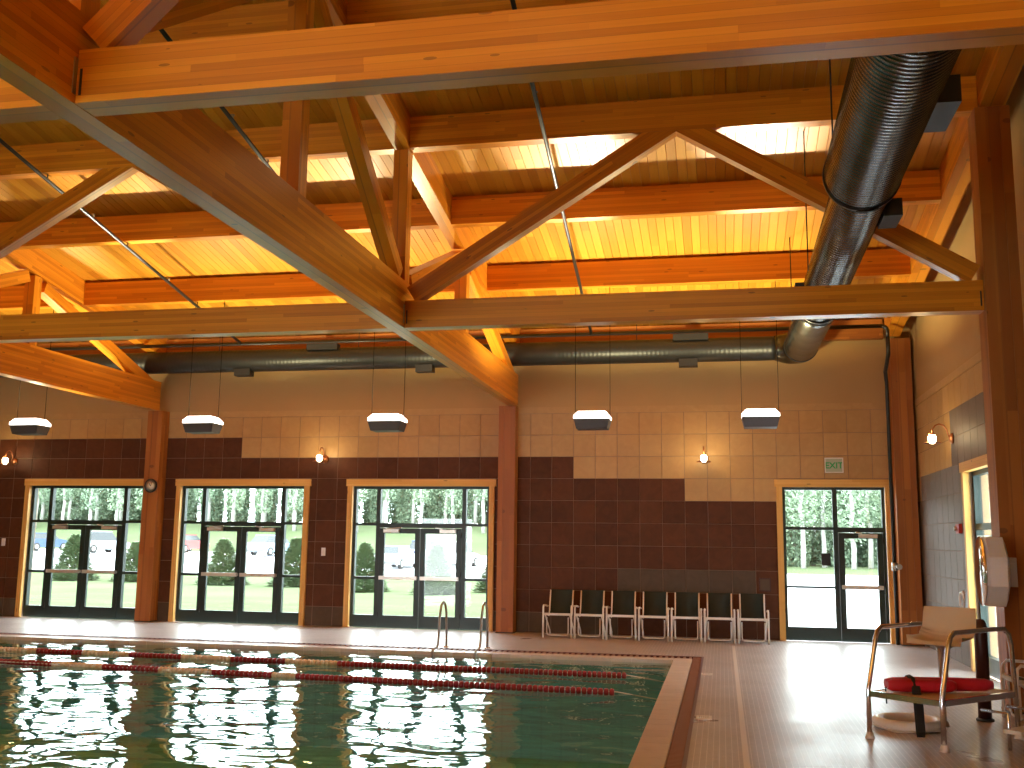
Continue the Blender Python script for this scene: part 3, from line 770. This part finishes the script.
for x, y, z in ((-.30, YB-.40, 3.34), (-7.85, YB-.40, 3.37), (-14.97, YB-.40, 3.34), (XR-.40, 16.35, 3.39)): sconce_light((x, y, z))

# ------------------------------------------------------------------ small wall things
ck = tag(empty('wall_clock', (COLX[0]+.02, YB-.305, 2.74)), 'round black rimmed clock hanging on a timber column', 'clock')
R90 = lambda loc: Matrix.Translation(loc) @ Matrix.Rotation(PI/2, 4, 'X')
cx, cy, cz = COLX[0]+.02, YB-.302, 2.74
MB().lathe([(.0, 0), (.14, 0), (.145, .03), (.118, .045), (.118, .03), (0, .03)], R90((cx, cy, cz)), 28).build('rim', M['black'], ck)
dl = MB().lathe([(.0, .031), (.117, .031), (0, .0325)], R90((cx, cy, cz)), 28).build('dial', M['clock_face'], ck)
MB().beam((cx, cy-.037, cz-.01), (cx-.035, cy-.037, cz+.055), .004, .012).build('hand', M['black'], dl)
MB().beam((cx, cy-.036, cz-.01), (cx+.03, cy-.036, cz+.085), .004, .009).build('hand', M['black'], dl)
ex = tag(empty('exit_sign', (2.03, YB-.015, 3.10)), 'small green lettered exit sign above the single door', 'sign')
MB().box(1.885, YB-.06, 3.03, 2.175, YB-.013, 3.27).build('housing', M['exit_face'], ex)
MB().box(1.865, YB-.068, 3.01, 2.195, YB-.058, 3.03).box(1.865, YB-.068, 3.27, 2.195, YB-.058, 3.29).box(1.865, YB-.068, 3.03, 1.885, YB-.058, 3.27).box(2.175, YB-.068, 3.03, 2.195, YB-.058, 3.27).build('border', M['white'], ex)
tc = bpy.data.curves.new('letters', 'FONT'); tc.body = 'EXIT'; tc.size = .155; tc.align_x = 'CENTER'; tc.extrude = .002; tc.offset = .003; tc.materials.append(M['exit_green'])
to = bpy.data.objects.new('letters', tc); COL.objects.link(to); to.parent = ex; to.location = (0, -.048, -.005); to.rotation_euler = (PI/2, 0, 0)
bpy.context.view_layer.update()
lm = bpy.data.meshes.new_from_object(to.evaluated_get(bpy.context.evaluated_depsgraph_get())); lm.name = 'letters'
t2 = bpy.data.objects.new('letters', lm); COL.objects.link(t2); t2.parent = ex.children[0]; t2.location = (0, -.048, -.005); t2.rotation_euler = (PI/2, 0, 0)
bpy.data.objects.remove(to); t2.name = 'letters'
def plate(name, x, z, w, h, m, label, cat, y=YB-.012):
    o = tag(empty(name, (x, y, z)), label, cat)
    MB().box(x-w/2, y-.012, z-h/2, x+w/2, y, z+h/2).build('cover', M[m], o)
    MB().box(x-w*.15, y-.02, z-h*.2, x+w*.15, y-.012, z+h*.2).build('toggle', M['white'], o)
    return o
plate('switch_plate', -7.80, 1.45, .085, .16, 'white_plastic', 'small white switch plate on dark tile right of the second door', 'switch')
plate('switch_plate', -15.06, 1.55, .085, .16, 'white_plastic', 'small white switch plate at the left edge beside the first door', 'switch')
o = tag(empty('wall_notice', (.75, YB-.012, .98)), 'small dim grey notice on the tile above the rightmost chairs', 'sign')
MB().box(.65, YB-.024, .86, .86, YB-.012, 1.10).build('board', M['maroon'], o)
MB().box(.67, YB-.027, .88, .84, YB-.024, 1.08).build('sheet', M['tile_grey'], o)
o = tag(empty('fire_alarm', (XR-.014, 16.15, 1.98)), 'small red fire alarm on the right wall by the side door', 'alarm')
MB().box(XR-.06, 16.03, 1.90, XR-.012, 16.25, 2.04).build('case', M['alarm_red'], o)
MB().lathe([(.0, .03), (.035, .03), (.03, 0), (0, 0)], Matrix.Translation((XR-.06, 16.2, 1.97)) @ Matrix.Rotation(-PI/2, 4, 'Y'), 12).build('strobe', M['white'], o)
o = tag(empty('wall_telephone', (XR-.014, 15.95, .95)), 'small white telephone on the right wall below the fire alarm', 'telephone')
MB().box(XR-.05, 15.78, .82, XR-.012, 15.94, 1.04).build('back_box', M['maroon'], o)
MB().tube([(XR-.03, 16.14, .80), (XR-.06, 16.15, .86), (XR-.07, 16.15, .96), (XR-.06, 16.14, 1.04), (XR-.05, 16.02, 1.06), (XR-.05, 15.96, 1.0), (XR-.05, 15.96, .86)], .022, 8).build('handset', M['white_plastic'], o)

# ------------------------------------------------------------------ round mirror on the right column
mr = tag(empty('round_mirror', (2.72, 11.42, 1.46)), 'round mirror in a white octagonal housing fixed to the right column', 'mirror')
MX = Matrix.Translation((2.61, 11.42, 1.46)) @ Matrix.Rotation(-.07, 4, 'Z') @ Matrix.Rotation(PI/2, 4, 'Y')
MB().lathe([(.345, 0.0), (.375, .03), (.375, .19), (.30, .22), (.0, .22)], MX @ Matrix.Rotation(PI/8, 4, 'Z'), 8).build('housing', M['white_plastic'], mr)
for p in mr.children[0].data.polygons: p.use_smooth = False
MB().lathe([(.352, .0), (.352, -.008), (.0, -.0085)], MX, 36).build('mirror_face', M['mirror'], mr)
MB().box(2.91, 11.60, 1.30, 3.0, 11.80, 1.60).box(2.80, 11.45, 1.36, 2.96, 11.62, 1.54).build('bracket', M['steel'], mr)

# ------------------------------------------------------------------ white sling chairs
def make_chair(label, group):
    t = tag(empty('sling_chair'), label, 'chair', group)
    w = .255                                  # half width; front is -y
    for s in (-1, 1):
        x = s*w
        MB().tube([(x, -.25, 0), (x, -.24, .30), (x, -.225, .53), (x, -.19, .565), (x, 0, .555), (x, .24, .53)], .017, 8).build('front_leg', M['white'], t)
        MB().tube([(s*(w-.03), .36, 0), (s*(w-.03), .30, .10), (s*(w-.03), -.20, .40)], .014, 8).build('rear_leg', M['white'], t)
        MB().tube([(s*(w-.045), -.23, .42), (s*(w-.045), .12, .37), (s*(w-.045), .18, .42), (s*(w-.045), .33, .82)], .014, 8).build('side_rail', M['white'], t)
    MB().box(-w+.01, -.255, .395, w-.01, -.225, .435).build('front_bar', M['white'], t)
    r = .03
    MB().tube([(-w+.06, -.20, .36), (-w+.06, -.20, .10), (-w+.07, -.19, .06), (-w+.10, -.19, .045), (w-.10, -.19, .045), (w-.07, -.19, .06), (w-.06, -.20, .10), (w-.06, -.20, .36)], .011, 8).build('stretcher', M['white'], t)
    prof = [(-.22, .425), (-.05, .395), (.10, .372), (.155, .385), (.19, .44), (.26, .63), (.325, .81)]
    mb = MB(); n = len(prof)
    for dz_ in (0, .008):
        for y, z in prof:
            for x in (-w+.05, w-.05): mb.v.append(Vector((x, y-dz_*.5, z+dz_)))
    for i in range(n-1):
        mb.quad(2*i, 2*i+2, 2*i+3, 2*i+1, smooth=True); a = 2*n+2*i; mb.quad(a, a+1, a+3, a+2, smooth=True)
        mb.quad(2*i, 2*n+2*i, 2*n+2*i+2, 2*i+2); mb.quad(2*i+1, 2*i+3, 2*n+2*i+3, 2*n+2*i+1)
    mb.build('sling', M['sling'], t)
    MB().tube([(-w+.045, .33, .82), (w-.045, .33, .82)], .012, 8).build('top_rail', M['sling'], t)
    return t
ords = ['first', 'second', 'third', 'fourth', 'fifth', 'sixth', 'seventh']
LBL = ['white framed dark sling chair at the left end of the row, nearest the column'] + ['white framed dark sling chair, %s from the left in the row' % o for o in ords[1:6]] + ['white framed dark sling chair at the right end of the row, nearest the single door']
ch0 = make_chair(LBL[0], 'sling chairs along the back wall')
xs0 = [-2.93+.573*i for i in range(7)]
for i, x in enumerate(xs0):
    if i == 0: ch0.location = (x, 18.82, 0)
    else: dup(ch0, (x, 18.82, 0), 0, LBL[i])
c8 = dup(ch0, (3.02, 11.28, 0), -PI/2, 'white framed sling chair cut off by the right picture edge')
c8['group'] = 'chair beside the guard stand'

# ------------------------------------------------------------------ lane ropes
def rope(Y0, Y1, label, phase):
    t = tag(empty('lane_rope', (-6, Y0, -.03)), label, 'lane rope', 'lane ropes')
    MB().tube([(PXL+.1, lerp(Y0, Y1, 0), -.03), (-1.25, Y1, -.03), (PX1, Y1, -.10)], .008, 6).build('cable', M['white'], t)
    pr = [(.015, -.028), (.036, -.025), (.042, 0), (.036, .025), (.015, .028)]
    Mx = Matrix.Rotation(PI/2, 4, 'Y')
    mr_ = MB().lathe(pr, Mx, 10).mesh('float', M['dark_red']); mw_ = MB().lathe(pr, Mx, 10).mesh('float', M['white_float'])
    x = -1.3; k = 0
    while x > -17.6:
        white = x < -5.35 and int((x+5.35+phase)/-.82) % 2 == 0
        piece('float', mw_ if white else mr_, t, (x, lerp(Y1, Y0, (-1.3-x)/16.3), -.035)); x -= .066
rope(14.42, 13.96, 'farther lane rope with red and white floats on the water', 0.0)
rope(13.30, 12.40, 'nearer lane rope with red and white floats on the water', -.45)

# ------------------------------------------------------------------ pool ladder
ld = tag(empty('pool_ladder', (-4.0, 16, 0)), 'chrome grab rails of the pool ladder before the third glass door', 'ladder')
for X in (-4.40, -3.72):
    MB().tube([(X, 16.42, 0), (X, 16.41, .30), (X, 16.38, .55), (X, 16.30, .68), (X, 16.18, .73), (X, 16.06, .68), (X, 15.98, .50), (X, 15.95, .22), (X, 15.90, .08), (X, 15.80, .045), (X, 15.70, .045), (X, 15.62, .035), (X, 15.58, -.02), (X, 15.56, -.2), (X, 15.55, -.9)], .020, 10).build('grab_rail', M['rail_steel'], ld)
    MB().lathe([(.05, 0), (.045, .02), (.025, .025)], Matrix.Translation((X, 16.42, 0)), 14).build('escutcheon', M['chrome'], ld)
for z in (-.3, -.6): MB().box(-4.38, 15.47, z-.015, -3.74, 15.56, z+.015).build('tread', M['white'], ld)

# ------------------------------------------------------------------ lifeguard stand
gs = tag(empty('guard_stand', (1.9, 10.2, 0)), 'low chrome railed guard platform with a beige bucket seat', 'lifeguard stand')
A = Vector((1.27, 9.98, 0)); B = Vector((1.80, 9.49, 0)); bk = Vector((.70, .72, 0)).normalized(); dep = 1.06
fd = (B-A).normalized()
def gp(u, v, z): return A+fd*((B-A).length*u)+bk*v+Vector((0, 0, z))
PLZ = .41
for u in (0, 1):
    hr = MB().tube([gp(u, 0, .03), gp(u, 0, .42), gp(u, .06, .62), gp(u, .13, .86), gp(u, .165, .93), gp(u, .22, .965), gp(u, .85, .975), gp(u, 1.0, .97), gp(u, 1.07, .92), gp(u, 1.10, .82), gp(u, 1.14, .03)], .022, 12).build('handrail', M['chrome'], gs)
    for v in (0, 1.14):
        p = gp(u, v, 0); MB().lathe([(.042, 0), (.036, .03), (.026, .055), (.0, .056)], Matrix.Translation(p), 14).build('rubber_foot', M['white'], hr)
mb = MB(); a = [gp(0.04, .0, PLZ), gp(.96, .0, PLZ), gp(.96, 1.12, PLZ), gp(.04, 1.12, PLZ)]
mb.v = [p-Vector((0, 0, .035)) for p in a]+a; mb.quad(3, 2, 1, 0); mb.quad(4, 5, 6, 7)
for i in range(4): mb.quad(i, (i+1) % 4, 4+(i+1) % 4, 4+i)
mb.build('platform', M['beige'], gs)
mb = MB()
for q in ((.02, -.01, .98, -.01), (.02, 1.13, .98, 1.13)): mb.beam(gp(q[0], q[1], PLZ-.02), gp(q[2], q[3], PLZ-.02), .02, .05)
for u in (.0, 1.0): mb.beam(gp(u, .03, PLZ-.02), gp(u, 1.10, PLZ-.02), .03, .05)
mb.build('platform_edge', M['chrome'], gs)
mb = MB().tube([gp(1.35, .55, 0), gp(1.35, .55, .30), gp(1.02, .55, .30)], .016, 8).tube([gp(1.35, .95, 0), gp(1.35, .95, .30), gp(1.02, .95, .30)], .016, 8)
mb.build('step_frame', M['chrome'], gs)
mb = MB(); a = [gp(1.30, .52, .17), gp(1.52, .52, .17), gp(1.52, .98, .17), gp(1.30, .98, .17)]
mb.v = [p-Vector((0, 0, .03)) for p in a]+a; mb.quad(3, 2, 1, 0); mb.quad(4, 5, 6, 7)
for i in range(4): mb.quad(i, (i+1) % 4, 4+(i+1) % 4, 4+i)
mb.build('step_tread', M['white'], gs)
pc = gp(.52, .60, 0)+Vector((.0, -.0, 0))
MB().tube([pc+Vector((0, 0, PLZ)), pc+Vector((0, 0, .78)), pc+Vector((0, 0, .795)), pc+Vector((0, 0, .83))], [.028, .026, .07, .11], 12).build('seat_post', M['steel'], gs)
# bucket seat, facing the pool
fa = Vector((-.50, -.86, 0)).normalized(); sd = Vector((-fa.y, fa.x, 0))
def shell(off):
    def fn(u, v):
        s = u*2-1
        # v 0..1 : front lip -> pan -> back top
        prof = [(.27, -.02), (.24, .0), (.10, -.012), (-.06, -.012), (-.15, .02), (-.195, .08), (-.215, .17), (-.232, .255), (-.238, .29)]
        k = v*(len(prof)-1); i = min(int(k), len(prof)-2); f = k-i
        y = lerp(prof[i][0], prof[i+1][0], f); z = lerp(prof[i][1], prof[i+1][1], f)
        hw = .245*(1-.12*max(0, (v-.55))) * (1 if v > .1 else .96)
        c = abs(s)**3
        z += .045*c*(1 if v < .6 else 0)*(v > .1) ; y += .05*c*(1 if v >= .45 else 0)
        p = pc+fa*(y+off*(.8 if v > .5 else 0))+sd*(s*hw); p.z = .855+z-off*(.8 if v <= .5 else 0.2); return p
    return fn
mb = MB().grid(shell(0), 12, 24).grid(shell(-.012), 12, 24)
mb.build('bucket_seat', M['beige'], gs)

# rescue tube, strap, ring, post
rt = tag(empty('rescue_tube', gp(.5, .3, PLZ)), 'red foam rescue tube with a black strap lying on the guard platform', 'rescue tube')
T0, T1 = Vector((1.42, 10.00, PLZ+.058)), Vector((2.36, 10.16, PLZ+.058))
dr = (T1-T0).normalized(); nr = Vector((-dr.y, dr.x, 0))
def foam(off, z, r, a, b):
    mb = MB(); P = []; R = []
    for i in range(15):
        f = i/14; P.append(T0.lerp(T1, lerp(a, b, f))+nr*off+Vector((0, 0, z))); R.append(r*min(1, .72+.28*math.sin(PI*min(1, max(0, f)))**.35) if 0 < i < 14 else r*.6)
    return mb.tube(P, R, 14)
fb = foam(0, .012, .062, 0, 1).build('foam_body', M['red'], rt)
foam(-.095, .008, .060, -.01, .62).build('foam_flap', M['red'], rt)
sp0 = T0.lerp(T1, .22)
MB().tube([sp0+nr*.05+Vector((0, 0, .06)), sp0-nr*.03+Vector((0, 0, .078)), sp0-nr*.12+Vector((0, 0, .07)), sp0-nr*.17+Vector((0, 0, -.06))], .018, 8).build('strap_wrap', M['strap'], fb)
hx = (dr+Vector((0, 0, 0))).normalized()
mb = MB(); P = [sp0-nr*.165+Vector((0, 0, .0)), sp0-nr*.20+Vector((.0, 0, -.14)), sp0-nr*.20+Vector((.01, 0, -.37)), sp0-nr*.215+Vector((.012, 0, -.415)), sp0-nr*.235+Vector((.012, 0, -.37)), sp0-nr*.23+Vector((.005, 0, -.14)), sp0-nr*.18+Vector((0, 0, .015))]
for p in P:
    for k in (-.034, .034): mb.v.append(p+hx*k)
for p in P:
    for k in (-.034, .034): mb.v.append(p+hx*k-nr*.006)
n = len(P)
for i in range(n-1):
    mb.quad(2*i, 2*i+1, 2*i+3, 2*i+2); a = 2*n+2*i; mb.quad(a, a+2, a+3, a+1)
    mb.quad(2*i, 2*i+2, a+2, a); mb.quad(2*i+1, a+1, a+3, 2*i+3)
mb.build('strap', M['strap'], rt)
MB().tube([T0+Vector((0, -.02, -.02)), T0+Vector((.0, -.05, -.16))], .006, 6).build('cord', M['strap'], rt)
rg = tag(empty('ring_buoy', (1.72, 10.55, 0)), 'white ring lying on the floor under the guard platform', 'ring buoy')
c = Vector((1.70, 10.62, .05))
MB().tube([c+Vector((.275*math.cos(a), .275*math.sin(a), 0)) for a in [2*PI*i/28 for i in range(28)]], .05, 12, closed=True).build('ring', M['white_plastic'], rg)
MB().tube([c+Vector((.335*math.cos(a), .335*math.sin(a), .012*math.sin(4*a)-.03)) for a in [2*PI*i/32 for i in range(32)]], .008, 6, closed=True).build('grab_line', M['white'], rg)
mp = tag(empty('padded_post', (2.53, 11.25, 0)), 'dark maroon round topped post standing behind the guard stand', 'post')
MB().lathe([(.064, .03), (.064, .90), (.056, .95), (.034, .985), (0, .99)], Matrix.Translation((2.53, 11.25, 0)), 20).build('padding', M['maroon'], mp)
MB().lathe([(.085, 0), (.085, .02), (.068, .03)], Matrix.Translation((2.53, 11.25, 0)), 20).build('base', M['black'], mp)

# ------------------------------------------------------------------ outdoors
def sstep(a, b, x): t_ = min(1, max(0, (x-a)/(b-a))); return t_*t_*(3-2*t_)
def gz(x, y):
    left = 1-sstep(-14, -2, x)
    return -.06 - .22*sstep(22, 38, y)*left + .72*sstep(62, 80, y)*left + 3.0*sstep(88, 104, y)*left + .15*sstep(66, 76, y)*(1-left)
def ground(name, x0, x1, y0, y1, m, dz_, nu, nv):
    mb = MB().grid(lambda u, v: (lerp(x0, x1, u), lerp(y0, y1, v), gz(lerp(x0, x1, u), lerp(y0, y1, v))+dz_), nu, nv)
    return mb.build(name, m, org=(0, 0, 0))
struct(ground('lawn', -140, 90, YB+.28, 190, M['grass'], 0, 60, 60), 'bright lawn outside the glass doors')
struct(ground('parking_lot', -130, -1.2, 50, 86, M['asphalt'], .02, 40, 14), 'pale parking lot beyond the lawn')
struct(ground('pavement', -1.2, 60, YB+.3, 65, M['asphalt'], .02, 20, 20), 'pale pavement outside the single door')
def make_tree(seed, h, rw, low, nl):
    rnd = random.Random(seed)
    t = empty('forest_tree')
    pts = [(rnd.uniform(-.06, .06)*i, rnd.uniform(-.06, .06)*i, h*i/6) for i in range(7)]; pts[0] = (0, 0, -.3)
    MB().tube(pts, [.20, .18, .165, .15, .12, .08, .03], 7).build('trunk', M['bark'], t)
    mb = MB()
    for q in range(nl):
        z = h*(low+(1.03-low)*rnd.random()**1.15); k = (z/h-low)/(1-low+.03)
        R = rw*(.55+.75*math.sin(PI*min(1, .18+.8*k)))*(1-.35*k)
        a = rnd.uniform(0, 2*PI); rr = R*math.sqrt(rnd.random()); cl_ = rnd.random()
        c = Vector((rr*math.cos(a), rr*math.sin(a), z)); s_ = rnd.uniform(.09, .19)
        n_ = Vector((rnd.gauss(0, 1), rnd.gauss(0, 1), rnd.gauss(.6, 1))).normalized(); x_ = n_.orthogonal().normalized(); y_ = n_.cross(x_)
        b = len(mb.v); mb.v += [c+x_*s_, c+y_*s_*.6, c-x_*s_, c-y_*s_*.6]; mb.quad(b, b+1, b+2, b+3)
    mb.build('crown', M['leaf'], t)
    return t
protos = [make_tree(1, 8.0, 1.12, .02, 4400), make_tree(2, 8.8, .98, .22, 1000), make_tree(3, 7.4, 1.12, .0, 4400), make_tree(4, 8.6, 1.0, .36, 900)]
TL = ['leafy pale trunked forest tree beyond the parking lot', 'slim pale trunked forest tree beyond the parking lot', 'low branched leafy forest tree beyond the parking lot', 'bare stemmed high crowned forest tree beyond the parking lot']
rt_ = random.Random(11); used = set()
def put_tree(x, y, front):
    k = rt_.choice((1, 3, 3) if front else (0, 2)); s = rt_.uniform(.95, 1.06)
    lb = TL[k]; g_ = ['leafy forest trees', 'slim forest trees', 'low branched forest trees', 'high crowned forest trees'][k]
    loc = (x, y, gz(x, y))
    if k in used: o = dup(protos[k], loc, rt_.uniform(0, 6.28), lb, (s, s, s))
    else: o = protos[k]; used.add(k); o.location = loc; tag(o, lb, 'tree')
    o['category'] = 'tree'; o['group'] = g_
for r, (yy, stp) in enumerate(((98, 3.3), (101.6, 3.3), (105.2, 3.3), (108.8, 3.3), (112.4, 3.3))):
    x = -92+(r % 2)*1.65
    while x < -12: put_tree(x+rt_.uniform(-.2, .2), yy+rt_.uniform(-.25, .25), r < 2); x += stp
for r, (yy, stp) in enumerate(((75.5, 3.3), (79, 3.3), (82.6, 3.3), (86.2, 3.3), (89.8, 3.3))):
    x = -7.5+(r % 2)*1.65
    while x < 26: put_tree(x+rt_.uniform(-.2, .2), yy+rt_.uniform(-.25, .25), r < 2); x += stp
def make_spruce():
    t = empty('spruce_shrub'); rnd = random.Random(5); h = 2.3
    MB().tube([(0, 0, -.1), (0, 0, h*.9)], [.06, .015], 7).build('trunk', M['bark'], t)
    mb = MB()
    for q in range(5200):
        k = rnd.random()**1.35; z = h*(.02+.98*k); R = 1.05*(1-k)**.85+.04
        a = rnd.uniform(0, 2*PI); rr = R*rnd.uniform(.45, 1.0)
        p = Vector((rr*math.cos(a), rr*math.sin(a), z)); d = Vector((math.cos(a), math.sin(a), rnd.uniform(-.1, .7))).normalized()*rnd.uniform(.16, .30)
        w_ = Vector((-math.sin(a), math.cos(a), rnd.uniform(-.3, .3)))*.055
        b = len(mb.v); mb.v += [p-w_, p+w_, p+d]; mb.quad(b, b+1, b+2)
    mb.build('foliage', M['needle'], t); return t
SPR = [(-28.77, 42, .86, 'bushy spruce shrub on the lawn in the left leaf of the first door'), (-25.7, 42, .80, 'bushy spruce shrub on the lawn at the right of the first door'),
       (-20.93, 41, .86, 'pointed spruce shrub on the lawn in the left leaf of the second door'), (-17.6, 41, .90, 'spruce shrub on the lawn at the right of the second door'),
       (-13.5, 38, .76, 'spruce shrub on the lawn at the left of the third door'), (-10.07, 36, .72, 'round spruce shrub on the lawn in the right leaf of the third door'), (-8.3, 38, .68, 'spruce shrub on the lawn at the right edge of the third door')]
sp0_ = None
for i, (x, y, s, lb) in enumerate(SPR):
    if i == 0: sp0_ = make_spruce(); o = sp0_; o.location = (x, y, gz(x, y)); o.scale = (s*1.15, s*1.15, s); tag(o, lb, 'shrub', 'spruce shrubs on the lawn')
    else: dup(sp0_, (x, y, gz(x, y)), i*1.3, lb, (s*1.15, s*1.15, s*random.uniform(.88, 1.05)))
def make_car(x, y, rz, col, label, tall=0.0):
    t = tag(empty('car', (x, y, gz(x, y)+.02)), label, 'car', 'cars in the parking lot')
    o = Vector((x, y, gz(x, y)+.02)); R = Matrix.Translation(o) @ Matrix.Rotation(rz, 4, 'Z')
    pm_ = mat('car_paint', col, .25)
    # profile in (x along length, z), extruded across y
    MB().prism([(-2.2, .3), (2.2, .3), (2.25, .62), (2.1, .84), (1.1, .98), (-1.95, 1.0), (-2.2, .85)], (-.86, .86), R).build('body', pm_, t)
    cab = [(-1.85, 1.0), (1.05, .98), (.45, 1.44+tall), (-1.35, 1.46+tall)]
    mb = MB(); b = 0
    for yy, k in ((-.80, 0), (.80, 0)): pass
    mb.v = [R @ Vector((cx_, s*(.80 if i < 2 else .64), cz_)) for s in (-1, 1) for i, (cx_, cz_) in enumerate(cab)]
    mb.quad(0, 1, 2, 3); mb.quad(7, 6, 5, 4); mb.quad(1, 5, 6, 2); mb.quad(0, 3, 7, 4)
    mb.build('window_band', M['car_glass'], t)
    MB().box(-1.40, -.66, 1.43+tall, .50, .66, 1.49+tall, R).build('roof', pm_, t)
    for wx in (-1.35, 1.4):
        for s in (-1, 1):
            wl = MB().lathe([(.0, -.1), (.33, -.1), (.33, .1), (.0, .1)], R @ Matrix.Translation((wx, s*.80, .33)) @ Matrix.Rotation(PI/2, 4, 'X'), 14).build('wheel', M['tyre'], t)
            MB().lathe([(.0, -.112), (.2, -.105), (.2, .105), (.0, .112)], R @ Matrix.Translation((wx, s*.80, .33)) @ Matrix.Rotation(PI/2, 4, 'X'), 10).build('hub_cap', M['steel'], wl)
    mb = MB()
    for s in (-1, 1): mb.box(2.17, s*.70-.14, .62, 2.24, s*.70+.14, .76, R); mb.box(-2.23, s*.70-.12, .62, -2.18, s*.70+.12, .82, R)
    mb.build('headlight', M['white'], t)
    MB().box(2.2, -.8, .32, 2.3, .8, .5, R).box(-2.3, -.8, .32, -2.2, .8, .5, R).build('bumper', M['grey'], t)
CARS = [(-56.5, 78, 1.35, (.05, .08, .16), 0.0, 'dark blue car at the left side of the first door'), (-49.7, 76, 1.25, (.45, .47, .50), .25, 'silver car in the right leaf of the first door'),
        (-47.2, 83, 1.6, (.06, .09, .18), .0, 'dark blue car at the right side of the first door'), (-43.8, 79, 1.5, (.42, .08, .08), .0, 'small red car at the left side of the second door'),
        (-34.6, 76, 1.3, (.22, .34, .52), .1, 'light blue car in the right leaf of the second door'), (-33.2, 82, 1.6, (.12, .16, .22), .0, 'dark grey blue car at the right side of the second door'),
        (-21.2, 66, 1.5, (.45, .47, .52), .0, 'silver car with dark windscreen in the left leaf of the third door'), (-20.7, 71, 1.6, (.08, .10, .18), .1, 'dark car behind the silver one, seen through the third door'), (-17.7, 68, 1.4, (.5, .5, .52), .25, 'white car behind the spruce in the right leaf of the third door')]
for x, y, rz, col, tl, lb in CARS: make_car(x, y, rz, col, lb, tl)
